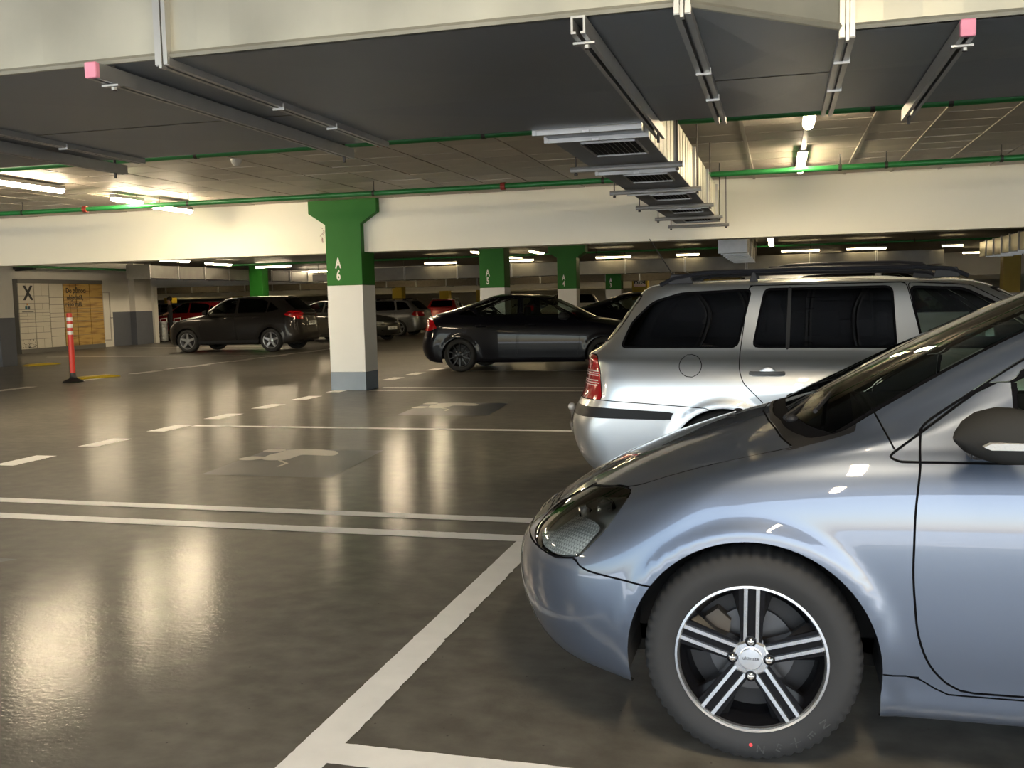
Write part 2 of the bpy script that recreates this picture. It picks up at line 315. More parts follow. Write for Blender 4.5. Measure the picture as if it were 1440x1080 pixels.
# ------------------------------------------------------------------ cutting the skin into panels
def round_poly(pts,r=.03,n=5):
    out=[]; k=len(pts); pts=[np.array(p,float) for p in pts]
    for i in range(k):
        a,b,c=pts[i-1],pts[i],pts[(i+1)%k]
        d1=a-b; d2=c-b; l1=np.linalg.norm(d1); l2=np.linalg.norm(d2); q=min(r,l1*.45,l2*.45)
        p1=b+d1/l1*q; p2=b+d2/l2*q
        for t in np.linspace(0,1,n): out.append((1-t)**2*p1+2*t*(1-t)*b+t*t*p2)
    return np.array(out)
def circle(c,r,n=40): return np.array([(c[0]+r*math.cos(2*math.pi*k/n),c[1]+r*math.sin(2*math.pi*k/n)) for k in range(n)])
def sd_poly(Q,poly,closed=True):
    d=np.full(len(Q),1e9); ins=np.zeros(len(Q),bool); k=len(poly)
    for i in range(k if closed else k-1):
        a=poly[i]; b=poly[(i+1)%k]; e=b-a; w=Q-a
        t=np.clip((w@e)/(e@e+1e-12),0,1); q=w-t[:,None]*e; d=np.minimum(d,(q*q).sum(1))
        if closed:
            c=(a[1]>Q[:,1])!=(b[1]>Q[:,1])
            if c.any():
                xi=a[0]+(Q[:,1]-a[1])/(b[1]-a[1]+1e-12)*e[0]; ins^=c&(Q[:,0]<xi)
    d=np.sqrt(d); return np.where(ins,-d,d)
def side(poly,ymin=.3,r=.03): 
    poly=round_poly(poly,r) if r else np.array(poly,float)
    return lambda P: np.maximum(sd_poly(P[:,[0,2]],poly),ymin-P[:,1])
def topv(poly,zmin=.5,r=.03):
    poly=round_poly(poly,r); return lambda P: np.maximum(sd_poly(P[:,[0,1]],poly),zmin-P[:,2])
def frontv(poly,xmax,r=.03):
    poly=round_poly(poly,r); return lambda P: np.maximum(sd_poly(P[:,[1,2]],poly),P[:,0]-xmax)
def rearv(poly,xmin,r=.03):
    poly=round_poly(poly,r); return lambda P: np.maximum(sd_poly(P[:,[1,2]],poly),xmin-P[:,0])
def seam(pts,w=.003,ymin=.3):
    pts=np.array(pts,float); return lambda P: np.maximum(sd_poly(P[:,[0,2]],pts,False)-w,ymin-P[:,1])
def cut(P,N,F,g):
    gs=(g>=0).tolist(); gl=g.tolist(); keep=[]; newP=[]; newN=[]; ed={}; base=len(P)
    def mid(i,j):
        k=(i,j) if i<j else (j,i)
        if k not in ed:
            i2,j2=k; t=gl[i2]/(gl[i2]-gl[j2]); t=min(max(t,.001),.999)
            newP.append(P[i2]*(1-t)+P[j2]*t); newN.append(N[i2]*(1-t)+N[j2]*t); ed[k]=base+len(newP)-1
        return ed[k]
    for f in F:
        a=gs[f[0]]
        for i in f:
            if gs[i]!=a: break
        else:
            keep.append(f); continue
        A=[];B=[]; n=len(f)
        for q in range(n):
            i=f[q]; j=f[(q+1)%n]
            (A if gs[i] else B).append(i)
            if gs[i]!=gs[j]:
                m=mid(i,j); A.append(m); B.append(m)
        if len(A)>2: keep.append(tuple(A))
        if len(B)>2: keep.append(tuple(B))
    if newP: P=np.vstack([P,newP]); N=np.vstack([N,newN])
    return P,N,keep
def precut(P,N,F,seg,near=.05,ymin=.3):
    """split only the faces near a short side-view line, so that thin bands along it get vertices of their own"""
    a,b=np.array(seg[0],float),np.array(seg[1],float); e=(b-a)/np.linalg.norm(b-a); Q=P[:,[0,2]]
    g=(Q-a)@np.array([-e[1],e[0]]); d=sd_poly(Q,np.array([a,b]),False); ok=((d<near)&(P[:,1]>ymin)).tolist()
    A=[f for f in F if any(ok[i] for i in f)]; B=[f for f in F if not any(ok[i] for i in f)]
    P,N,A=cut(P,N,A,g); return P,N,A+B
def skin_mesh(name,P,N,F,m,mirror):
    """mirror: 1 keep, -1 other side, 0 both halves"""
    used=sorted({i for f in F for i in f}); mp={i:k for k,i in enumerate(used)}
    p=P[used]; n=N[used]; F=[tuple(mp[i] for i in f) for f in F]
    if mirror==-1: p=p*[1,-1,1]; n=n*[1,-1,1]; F=[f[::-1] for f in F]
    if mirror==0:
        k=len(p); F=F+[tuple(i+k for i in f[::-1]) for f in F]; p=np.vstack([p,p*[1,-1,1]]); n=np.vstack([n,n*[1,-1,1]])
    me=D.meshes.new(name); me.from_pydata(p.tolist(),[],F); me.polygons.foreach_set('use_smooth',[True]*len(F)); me.update()
    l=np.linalg.norm(n,axis=1,keepdims=True); me.normals_split_custom_set_from_vertices((n/np.maximum(l,1e-9)).tolist())
    me.materials.append(m); return me
def car_skin(rows,res,arches,parts,root,paint_m,body_name='body_shell'):
    """parts: (name, field, material, seam half-width, 'pair' or 'one' or 'left', extra) in order of priority; arches: (x,z,R)"""
    G=car_grid(rows,*res)
    N=grid_normals(G)
    for ax,az,R in arches:      # rolled lip round each wheel arch
        d=np.hypot(G[...,0]-ax,G[...,2]-az)-R
        G[...,1]+=np.where((G[...,1]>.4)&(d>-.08)&(d<.12)&(G[...,2]>az-.22),.011*np.exp(-np.maximum(d-.02,0)**2/.030**2),0)
    N=grid_normals(G); N[:,0,1]=0; N[:,-1,1]=0; N[-1]=(0,0,1)
    nv,nu=G.shape[:2]; P=G.reshape(-1,3); N=N.reshape(-1,3)
    F=[(j*nu+i,(j+1)*nu+i,(j+1)*nu+i+1,j*nu+i+1) for j in range(nv-1) for i in range(nu-1)]
    archf=[(lambda P,a=a: np.maximum(np.hypot(P[:,0]-a[0],P[:,2]-a[1])-a[2],.42-P[:,1])) for a in arches]
    archf+=[(lambda P,a=a: np.maximum(np.maximum(abs(P[:,0]-a[0])-a[2]*.985,P[:,2]-a[1]),.42-P[:,1])) for a in arches]
    for g in archf: P,N,F=cut(P,N,F,g(P))
    C=np.array([P[list(f)].mean(0) for f in F]); dead=np.zeros(len(F),bool)
    for g in archf: dead|=g(C)<0
    F=[f for f,d in zip(F,dead) if not d]
    for nm,g,m,wd,mode,ex in parts:
        for seg in (ex or {}).get('pre',()): P,N,F=precut(P,N,F,seg)
        if wd:
            P,N,F=cut(P,N,F,g(P)-wd); P,N,F=cut(P,N,F,g(P)+wd)
        else: P,N,F=cut(P,N,F,g(P))
    C=np.array([P[list(f)].mean(0) for f in F]); lab=np.full(len(F),-1); 
    for k,(nm,g,m,wd,mode,ex) in enumerate(parts):
        v=g(C); free=lab==-1
        if nm=='seam': lab[free&(v<0)]=-2; continue
        lab[free&(v<-wd)]=k
        if wd: lab[free&(v<wd)&(v>=-wd)]=-2
    out={}
    def pick(k): return [f for f,l in zip(F,lab) if l==k]
    sm=mat('panel gap black',(.004,.004,.005),.9,spec=.05)
    for k,(nm,g,m,wd,mode,ex) in enumerate(parts):
        fs=pick(k)
        if not fs or nm=='seam': continue
        PP=P
        off=(ex or {}).get('push')
        if off: PP=P+N*off
        for mi in ((1,-1) if mode=='pair' else (1,) if mode=='left' else (0,)):
            par=root; 
            o=link(nm,skin_mesh(nm,PP,N,fs,m,mi),par)
            if ex and ex.get('label'): o['label']=ex['label']
            out.setdefault(nm,[]).append(o)
            if ex and ex.get('on'):
                o.parent=out[ex['on']][-1 if mi==-1 else (-2 if len(out[ex['on']])>1 else -1)] if mode=='pair' else out[ex['on']][0]
        out.setdefault('_faces',{})[nm]=(P,N,fs)
    o=link(body_name,skin_mesh(body_name,P,N,pick(-1),paint_m,0),root); out[body_name]=[o]
    fs=pick(-2)
    if fs: link('panel_gap',skin_mesh('panel_gap',P-N*.004,N,fs,sm,0),root)
    return out
def wheel_liner(root,ax,az,R,yo,yi):
    m=mat('wheel well black',(.010,.010,.011),.85)
    for s in (1,-1):
        b=MB(); n=22; vs=[];fs=[]
        for k in range(n+1):
            t=math.radians(-10+200*k/n)
            for y in (yo,yi): vs.append((ax+R*math.cos(t),s*y,az+R*math.sin(t)))
        for k in range(n): fs.append((2*k,2*k+1,2*k+3,2*k+2))
        b.add(vs,fs); c=len(vs)
        b.add([(ax,s*yi,az)]+[vs[2*k+1] for k in range(n+1)],[(0,k+1,k+2) for k in range(n)])
        b.build('wheel_liner',m,root)
def underbody(root,x0,x1,xa,xb,W,z=.24):
    m=mat('underbody black',(.012,.012,.012),.9); b=MB()
    b.box(x0,x1,-.52,.52,z-.04,z+.05); b.build('floor_pan',m,root)
    b=MB(); b.box(xa,xb,-W,W,z-.06,z+.05); b.build('sill_pan',m,root)
# ------------------------------------------------------------------ wheels
def tyre_mesh(R,rim,wd,seg,grooves):
    h=wd/2
    prof=[(rim-.012,-h*.80),(rim+.006,-h*.93),(rim+.03,-h*1.0),((R+rim)/2,-h*1.04),(R-.035,-h*.98),(R-.014,-h*.90),(R-.004,-h*.72),(R,-h*.4),(R,0),(R,h*.4),(R-.004,h*.72),(R-.014,h*.90),(R-.035,h*.98),((R+rim)/2,h*1.04),(rim+.03,h*1.0),(rim+.006,h*.93),(rim-.012,h*.80)]
    def rf(k,j,r):
        if grooves and (5<=j<=7 or 9<=j<=11) and k%3==0: return r-.007
        return r
    return MB().lathe(prof,seg,rf=rf if grooves else None).mesh('tyre',True)
def ang(n,k,a0): return a0+2*math.pi*k/n
def radial_bar(b,a,r0,r1,w0,w1,y0,y1,off=0.,yo=None):
    """bar from radius r0 to r1 at angle a; y is the outward axis; the face lies at y1 (y1 + yo at the outer end)"""
    ca,sa=math.cos(a),math.sin(a); yo=yo or 0
    def P(r,t,y): return (r*ca-t*sa,y,r*sa+t*ca)
    vs=[P(r0,off-w0/2,y0),P(r0,off+w0/2,y0),P(r1,off+w1/2,y0+yo),P(r1,off-w1/2,y0+yo),P(r0,off-w0/2,y1),P(r0,off+w0/2,y1),P(r1,off+w1/2,y1+yo),P(r1,off-w1/2,y1+yo)]
    b.add(vs,[(0,1,2,3),(4,7,6,5),(0,4,5,1),(1,5,6,2),(2,6,7,3),(3,7,4,0)])
def make_wheel_meshes(style,R,rim,wd,seg=72,grooves=False):
    """dict name -> (mesh, label); the outer face looks towards +y, hub at the origin"""
    h=wd/2; out={}
    rub=mat('tyre rubber',(.016,.016,.017),.78,noise=(6,.35),bump=(60,.15,.002))
    sil=mat('machined rim silver',(.78,.79,.80),.22,.95); blk=mat('gloss black rim',(.005,.005,.006),.22,0,0,.22); gry=mat('painted rim silver',(.42,.43,.45),.3,.7)
    dk=mat('brake dark',(.025,.025,.027),.6,.3); st=mat('brake disc steel',(.10,.10,.105),.4,.9); ironm=mat('caliper iron',(.10,.085,.07),.7,.4)
    t=tyre_mesh(R,rim,wd,seg,grooves); t.materials.append(rub); out['tyre']=t
    def fin(b,n,m,sm=False):
        me=b.mesh(n,sm)
        if sm: smooth_by_angle(me)
        me.materials.append(m); out[n]=me
    # barrel and inner dark
    b=MB(); b.lathe([(rim-.004,h*.90),(rim-.012,h*.72),(rim-.03,h*.5),(rim-.034,-h*.7)],48); fin(b,'rim_barrel',blk if style in('twin','dark') else gry,True)
    b=MB(); b.lathe([(.001,-h*.35),(rim-.03,-h*.35)],32); fin(b,'brake_shield',dk)
    b=MB(); b.lathe([(.001,-h*.05),(.128,-h*.05),(.128,-h*.22)],36); fin(b,'brake_disc',st)
    f=h*.78                                      # spoke face plane
    if style=='twin':
        b=MB(); b.lathe([(rim+.002,h*.90),(rim+.001,h*.96),(rim-.006,h*.965),(rim-.010,h*.90)],64); fin(b,'rim_lip',sil,True)
        sp=MB(); ba=MB()
        for k in range(5):
            a=ang(5,k,math.pi/2+.02)
            radial_bar(sp,a,.045,rim-.008,.062,.078,f-.045,f-.003,0,.006)
            for s in (-1,1):
                radial_bar(ba,a,.050,rim-.004,.0100,.0110,f-.03,f+.004,s*.0175,.008)
                # flared wing towards the rim
                ca,sa=math.cos(a),math.sin(a)
                pts=[(.065,.026),(.12,.036),(rim-.03,.060),(rim-.008,.082),(rim-.004,.034)]
                vs=[]; 
                for dy in (f-.035,f-.006):
                    for i,(r,tt) in enumerate(pts):
                        vs.append((r*ca-s*tt*sa,dy-(.018 if i in (2,3) else 0),r*sa+s*tt*ca))
                n5=5; fs=[tuple(range(5))[::-1],tuple(range(5,10))]+[(i,(i+1)%5,5+(i+1)%5,5+i) for i in range(5)]
                if s>0: fs=[q[::-1] for q in fs]
                sp.add(vs,fs)
        fin(sp,'rim_spokes',blk); fin(ba,'spoke_faces',sil)
        b=MB(); b.lathe([(.058,f-.03),(.058,f+.002),(.052,f+.007),(.001,f+.008)],8); fin(b,'hub_plate',sil)
        b=MB(); b.lathe([(.034,f+.006),(.034,f+.013),(.031,f+.016),(.001,f+.017)],28); fin(b,'center_cap',mat('brushed cap',(.72,.74,.77),.28,.9,noise=(40,.15)),True)
    else:
        n,w0,w1,mm={'five':(5,.075,.052,gry),'dark':(10,.03,.022,blk),'ten':(10,.032,.026,gry)}[style]
        b=MB(); b.lathe([(rim+.002,h*.88),(rim-.002,h*.95),(rim-.014,h*.93),(rim-.02,h*.8)],48); fin(b,'rim_lip',mm,True)
        b=MB()
        for k in range(n): radial_bar(b,ang(n,k,math.pi/2),.035,rim-.006,w0,w1,f-.05,f-.004,0,.012)
        fin(b,'rim_spokes',mm)
        b=MB(); b.lathe([(.07,f-.05),(.066,f-.002),(.03,f+.004),(.001,f+.006)],20); fin(b,'center_cap',mm,True)
    return out
def put_wheels(root,meshes,axles,yc,R,hero=False,flat=0):
    made=[]
    for ax,az in axles:
        for s in (1,-1):
            o=link('tyre',meshes['tyre'],root); o.location=(ax,s*yc,az); o.rotation_euler=(0,0,0 if s>0 else math.pi)
            for n,me in meshes.items():
                if n!='tyre': link(n,me,o)
            made.append(o)
    return made
# ------------------------------------------------------------------ shared car bits
GL=lambda:glass('tinted car glass',(.55,.62,.58))
def m_trim(): return mat('black plastic trim',(.016,.016,.018),.5,spec=.25,bump=(120,.1,.001))
def m_rubber(): return mat('window rubber',(.010,.010,.011),.5)
def mirror_ear(root,x,y,z,m,hero=False,sgn=1,led=False):
    """door mirror: rounded housing on a short foot, glass at the back (towards +x)"""
    b=MB(); n=18; rings=[(-.075,.05,.62),(-.066,.30,.80),(-.045,.62,.93),(-.01,.88,1.),(.035,1.,1.02),(.072,1.,1.)]
    vs=[];fs=[]
    for dx,k,kz in rings:
        for i in range(n):
            t=2*math.pi*i/n; c,s_=math.cos(t),math.sin(t)
            cy=math.copysign(abs(c)**.7,c); cz=math.copysign(abs(s_)**.8,s_)
            yy=.115*k*cy; zz=.072*k*kz*cz*(1.12 if cz>0 else .85)
            vs.append((dx+.045*(yy/.115)*1.0*(1 if cy>0 else .2),yy,zz))
    m_=len(rings)
    for r in range(m_-1):
        for i in range(n): fs.append((r*n+i,r*n+(i+1)%n,(r+1)*n+(i+1)%n,(r+1)*n+i))
    fs.append(tuple(range(n))); 
    b.add(vs,fs[:] ); b.v=[(x+v[0],sgn*(y+v[1]+.0),z+v[2]) for v in b.v]
    if sgn>0: b.f=[f[::-1] for f in b.f]
    h=b.build('mirror_housing',m,root,True)
    g=MB(); vs=[(x+vs[(m_-1)*n+i][0]-.008,sgn*(y+vs[(m_-1)*n+i][1]*.93),z+vs[(m_-1)*n+i][2]*.93) for i in range(n)]
    g.add(vs,[tuple(range(n)) if sgn<0 else tuple(range(n))[::-1]]); g.build('mirror_glass',mat('mirror silver',(.7,.72,.74),.03,1),h)
    f=MB(); f.cbox((x+.02,sgn*(y-.135),z-.055),(.07,.10,.035)); f.build('mirror_foot',mat('gloss dark trim',(.02,.02,.022),.25),h,bevel=.01)
    if led:
        l=MB(); pts=[(-.020,.0),(.0,.012),(.09,.014),(.105,.006),(.09,-.010),(.0,-.010)]
        l.prism([(x-.005+p[0]*.85,z-.004+p[1]*.75) for p in pts],sgn*(y+.095),sgn*(y+.121),'y'); l.build('turn_signal',mat('clear ribbed plastic',(.34,.35,.36),.3,bump=(260,.6,.003)),h)
    return h
def seat(root,x,y,z,m,w=.5):
    b=MB(); b.cbox((x,y,z+.06),(.50,w,.14))
    o=b.build('seat',m,root,bevel=.03)
    b=MB(); P=[(x+.22,z+.08),(x+.34,z+.10),(x+.50,z+.60),(x+.40,z+.62)]; b.prism(P,y-w/2+.02,y+w/2-.02,'y'); b.build('seat_back',m,o,bevel=.03)
    b=MB(); b.cbox((x+.47,y,z+.74),(.08,.26,.17)); b.build('headrest',m,o,bevel=.03)
def cabin(root,xd,zd,xs,W,cloth,rear=True,far=False):
    dm=mat('dashboard grey',(.035,.034,.032),.7)
    b=MB(); b.prism([(xd-.25,zd-.03),(xd+.25,zd-.02),(xd+.42,zd-.10),(xd+.40,zd-.40),(xd-.2,zd-.40)],-W,W,'y'); b.build('dashboard',dm,root)
    if not far:
        b=MB(); c=(xd+.52,-.36,zd-.10); n=24
        b.tube([(c[0]+.07*math.sin(t)*1.0,c[1]+.185*math.cos(t),c[2]+.16*math.sin(t)) for t in [2*math.pi*k/n for k in range(n+1)]],.016,6); b.build('steering_wheel',dm,root)
    for s in (-1,1):
        seat(root,xs,s*.36,.42,cloth)
    if rear:
        b=MB(); b.cbox((xs+.95,0,.50),(.5,1.2,.16)); o=b.build('rear_bench',cloth,root,bevel=.03)
        b=MB(); b.prism([(xs+1.14,.5),(xs+1.28,.5),(xs+1.42,1.0),(xs+1.32,1.02)],-.6,.6,'y'); b.build('rear_backrest',cloth,o,bevel=.03)
        for s in (-1,1):
            b=MB(); b.cbox((xs+1.38,s*.36,1.10),(.08,.24,.14)); b.build('headrest',cloth,o,bevel=.03)
def lamp_unit(out,name,root,depth,m_house,sub='lamp_housing'):
    """dark bowl behind a clear lens"""
    P,N,fs=out['_faces'][name]
    for i,o in enumerate(out[name]):
        me=skin_mesh(sub,P-N*depth,N,fs,m_house,1 if i==0 else -1); link(sub,me,o)
def plate(root,c,rz,txt,w=.52,h=.11,face=-1,tm=None):
    """number plate in the y-z plane at c, facing -x (face=-1) or +x"""
    b=MB(); b.cbox(c,(.012,w,h)); o=b.build('number_plate',mat('plate white',(.75,.76,.75),.4),root,bevel=.004)
    if txt: text('plate_lettering',txt,h*.75,(c[0]+face*.0075,c[1],c[2]),(math.pi/2,0,-math.pi/2 if face<0 else math.pi/2),mat('plate black',(.02,.02,.02),.5),o,.001)
    return o
# ------------------------------------------------------------------ the blue-grey car in the foreground
def hero_car():
    root=thing('parked_car','blue-grey compact people carrier with twin-spoke black and silver wheel, nearest the camera','car',(-.085,3.72,0))
    pm=paint('blue grey metallic paint',(.086,.106,.148),.58,.38)
    gl=glass('windscreen glass',(.70,.76,.66)); rb=m_rubber(); tr=m_trim()
    lens=glass('clear lamp lens',(.86,.87,.84),f0=1.48)
    pts_door=[(.469,.925),(.474,1.0),(.495,1.02),(.76,1.195),(1.12,1.385),(1.54,1.435),(1.60,1.0),(1.60,.6),(1.52,.275),(.56,.272),(.49,.335),(.456,.43),(.443,.60),(.449,.78)]
    parts=[
     ('seam',seam([(.465,.90),(.473,.998)],.0035),None,0,'one',{'pre':[((.465,.90),(.473,.998))]}),
     ('seam',seam([(.352,1.045),(.40,.945)],.0028),None,0,'one',{'pre':[((.352,1.045),(.40,.945))]}),
     ('headlight',side([(-.372,.778),(-.43,.772),(-.555,.738),(-.645,.69),(-.712,.642),(-.757,.585),(-.70,.562),(-.62,.562),(-.535,.580),(-.45,.665)],.34,.02),lens,.0018,'pair',None),
     ('quarter_trim',side([(.383,.925),(.41,.912),(.72,.914),(.722,1.135),(.66,1.125),(.495,1.005)],.5,.012),pm,.0035,'pair',None),
     ('windscreen',frontv([(-2,.990),(0,.990),(.35,.985),(.55,.968),(.632,.962),(.602,1.02),(.506,1.27),(.452,1.435),(.3,1.465),(0,1.475),(-2,1.475)],1.6,.02),gl,.010,'one',None),
     ('bonnet',topv([(.02,-2),(.02,0),(.045,.3),(.085,.55),(.122,.675),(-.05,.662),(-.2,.637),(-.355,.605),(-.44,.535),(-.555,.388),(-.65,.352),(-.70,.30),(-.735,.0),(-.735,-2)],.55,.02),pm,.003,'one',None),
     ('cowl_panel',topv([(.0,-2),(.05,.3),(.09,.55),(.115,.69),(.30,.66),(.36,.3),(.36,-2)],.7,.01),mat('cowl plastic',(.010,.010,.011),.5,spec=.2,bump=(200,.15,.001)),0,'one',None),
     ('grille',frontv([(-2,.565),(.0,.565),(.30,.575),(.335,.625),(.30,.64),(0,.635),(-2,.635)],-.5,.01),mat('grille black',(.012,.012,.013),.3),.003,'one',None),
     ('lower_intake',frontv([(-2,.255),(.0,.255),(.50,.27),(.53,.33),(.48,.37),(0,.385),(-2,.385)],-.5,.02),mat('grille black',(.012,.012,.013),.3),.003,'one',None),
     ('front_bumper',side([(-2,.60),(-.75,.565),(-.62,.560),(-.545,.578),(-.530,.557),(-.50,.548),(-.42,.541),(-.27,.526),(-.27,-.1),(-2,-.1)],-1,.015),pm,.003,'one',None),
     ('front_window',side([(.725,.962),(.725,1.14),(.80,1.19),(1.15,1.365),(1.48,1.405),(1.53,.97)],.45,.02),gl,.007,'pair',None),
     ('front_door',side(pts_door,.4,.045),pm,.0032,'pair',None),
     ('rear_window',side([(1.63,.975),(1.60,1.41),(2.35,1.41),(2.50,.99)],.45,.03),gl,.007,'pair',None),
     ('rear_quarter_window',side([(2.62,1.0),(2.50,1.40),(3.0,1.38),(3.22,1.03)],.35,.05),gl,.007,'pair',None),
     ('rear_door',side([(1.61,1.435),(1.615,.6),(1.54,.275),(2.28,.275),(2.38,.5),(2.56,.68),(2.60,.98),(2.46,1.435)],.4,.03),pm,.003,'pair',None),
     ('rear_screen',rearv([(-2,1.07),(0,1.07),(.55,1.07),(.47,1.42),(0,1.44),(-2,1.44)],3.0,.05),gl,.007,'one',None),
     ('tail_light',side([(3.20,.76),(3.24,1.04),(3.7,1.04),(3.7,.74)],.5,.03),mat('tail lamp red',(.35,.005,.008),.12,0,.8),.003,'pair',None),
     ('rear_bumper',side([(3.0,.58),(3.3,.64),(4,.64),(4,-.1),(2.9,-.1)],-1,.02),pm,.003,'one',None),
     ('side_skirt',side([(.34,.312),(.455,.308),(.53,.262),(2.40,.262),(2.40,0),(.34,0)],.4,.02),pm,.0025,'pair',None),
     ('fender',side([(-.9,.2),(-.9,1.3),(.36,1.04),(.47,.92),(.47,.2)],.4,.005),pm,0,'pair',None),
    ]
    out=car_skin(STREAM,(44,100,24,7,6),[(0,.312,.366),(2.72,.312,.362)],parts,root,pm)
    # headlamp innards
    ch=mat('lamp chrome',(.75,.76,.75),.08,1); hs=mat('lamp housing dark',(.60,.60,.56),.25,.4)
    lamp_unit(out,'headlight',root,.042,hs)
    P,N,fs=out['_faces']['headlight']
    cl=mat('indicator clear ribbed',(.8,.81,.80),.25,0,bump=None)
    t=cl.node_tree; wv=t.nodes.new('ShaderNodeTexChecker'); wv.inputs['Scale'].default_value=95; wv.inputs[1].default_value=(.85,.86,.85,1); wv.inputs[2].default_value=(.45,.46,.45,1); t.links.new(wv.outputs[0],t.nodes['Principled BSDF'].inputs['Base Color']); tc=t.nodes.new('ShaderNodeTexCoord'); bp=t.nodes.new('ShaderNodeBump'); bp.inputs['Strength'].default_value=.8; bp.inputs['Distance'].default_value=.004
    t.links.new(tc.outputs['Object'],wv.inputs[0]); t.links.new(wv.outputs[1],bp.inputs['Height']); t.links.new(bp.outputs[0],t.nodes['Principled BSDF'].inputs['Normal'])
    P2,N2,F2=P,N,fs
    g=side([(-.735,.600),(-.70,.572),(-.62,.570),(-.545,.590),(-.472,.678),(-.50,.690),(-.575,.690),(-.66,.625)],.3,.012)
    P2,N2,F2=cut(P2,N2,F2,g(P2)); F2=[f for f in F2 if g(P2[list(f)].mean(0)[None])[0]<0]
    for i,o in enumerate(out['headlight']):
        link('indicator',skin_mesh('indicator',P2-N2*.016,N2,F2,cl,1 if i==0 else -1),o)
    for i,o in enumerate(out['headlight']):
        s=1 if i==0 else -1
        for (cx,cy,cz,r) in ((-.565,.50,.635,.050),(-.475,.575,.690,.042)):
            b=MB(); b.lathe([(.001,.05),(r*.45,.045),(r*.8,.025),(r,.0),(r*1.06,-.004),(r*1.06,.012)],24,(0,0,0),'x')
            q=b.build('reflector',ch,o,True,(cx,s*cy,cz)); q.rotation_euler=(0,math.radians(12),s*math.radians(-42))
            b=MB(); b.sphere((0,0,0),r*.30,12,8); q2=b.build('bulb',mat('bulb glass',(.55,.56,.55),.1,.6),o,True,(cx+.015,s*(cy-.005),cz)); 
        b=MB(); b.box(-.012,.012,-.006,.006,-.055,.055); q=b.build('reflector_fin',ch,o,False,(-.545,s*.575,.655)); q.rotation_euler=(0,math.radians(-10),s*math.radians(-40))
    # grille bars
    for k in range(3):
        b=MB(); z=.585+.018*k; y=[(-.30+.6*i/14) for i in range(15)]
        b.tube([(-.815+.02*k+.18*(v/.5)**2,v,z) for v in y],.005,5); b.build('grille_bar',mat('gloss dark trim',(.02,.02,.022),.25),out['grille'][0])
    # mirrors, handles
    dark=paint('mirror dark grey paint',(.055,.060,.068),.4,.35)
    for s in (-1,1):
        mirror_ear(root,.60,.95,1.005,dark,True,s,True)
        b=MB(); b.tube([(1.36,s*.868,.845),(1.38,s*.882,.845),(1.50,s*.882,.848),(1.52,s*.866,.848)],.013,8); b.build('door_handle',pm,out['front_door'][0 if s>0 else 1],True)
    # wipers, washer jets, antenna-like blade rests
    for (a,bb,c) in (((.10,-.38,.985),(.30,.02,1.085),(.305,.05,1.09)),((.125,.25,.985),(.22,.50,1.015),(.225,.52,1.02))):
        b=MB(); b.tube([a,bb],.010,6); o=b.build('wiper_arm',tr,root)
    for p0,p1 in (((.19,-.52,1.025),(.33,.08,1.10)),((.20,.0,1.04),(.235,.60,.995))):
        b=MB(); b.tube([p0,p1],.008,5); o=b.build('wiper_blade',tr,root)
    for xx,s,zz in ((-.08,.30,.932),(-.09,-.05,.948)):
        b=MB(); b.sphere((xx,s,zz),.012,8,6,(1.5,1,.6)); b.build('washer_jet',tr,root,True)
    # wiper hub towers in the cowl
    b=MB(); b.sphere((.12,-.40,.985),.018,10,8,(1.2,1.2,.8)); b.build('wiper_pivot',tr,root,True)
    b=MB(); b.sphere((.13,.24,.99),.02,10,8,(1.2,1.2,.8)); b.build('wiper_pivot',tr,root,True)
    cabin(root,.62,1.0,1.05,.66,mat('grey cloth',(.10,.10,.10),.9))
    b=MB(); b.cbox((1.02,0,1.36),(.04,.24,.065)); b.build('rear_view_mirror',tr,root,bevel=.012)
    underbody(root,-.62,3.35,.40,2.32,.76,.25)
    for ax in (0,2.72): wheel_liner(root,ax,.312,.372,.80,.52)
    # wheels
    ms=make_wheel_meshes('twin',.320,.222,.200,180,True)
    ws=put_wheels(root,ms,((0,.320),(2.72,.320)),.742,.32)
    nut=MB(); nut.lathe([(.0115,-.02),(.0115,.008),(.008,.013),(.001,.014)],10); nm=nut.mesh('lug_nut',True); nm.materials.append(mat('lug chrome',(.7,.7,.7),.15,1))
    cup=MB(); cup.lathe([(.0165,-.012),(.0165,.0085),(.0125,.009),(.0125,-.01)],16); cm=cup.mesh('lug_cup',False); cm.materials.append(mat('gloss black rim',(0,0,0)))
    f=.1*.78
    tb=mat('tyre lettering',(.032,.032,.033),.6); wn=text_mesh('ultimate',.0145,.001); wn.materials.append(mat('plate black',(.02,.02,.02),.5))
    rd=MB(); rd.lathe([(.0055,0),(.001,.0006)],12); rdm=rd.mesh('red_dot'); rdm.materials.append(mat('red dot paint',(.75,.06,.07),.6))
    cal=MB(); cal.prism([(.07,.02),(.125,.03),(.135,.10),(.10,.125),(.06,.09)],-.03,.02,'y'); cal=cal.mesh('brake_caliper'); cal.materials.append(mat('caliper iron',(.10,.085,.07),.7,.4))
    letters=[(ch_,text_mesh(ch_,.034,.001)) for ch_ in 'NEXEN']
    for me in [m for _,m in letters]: me.materials.append(tb)
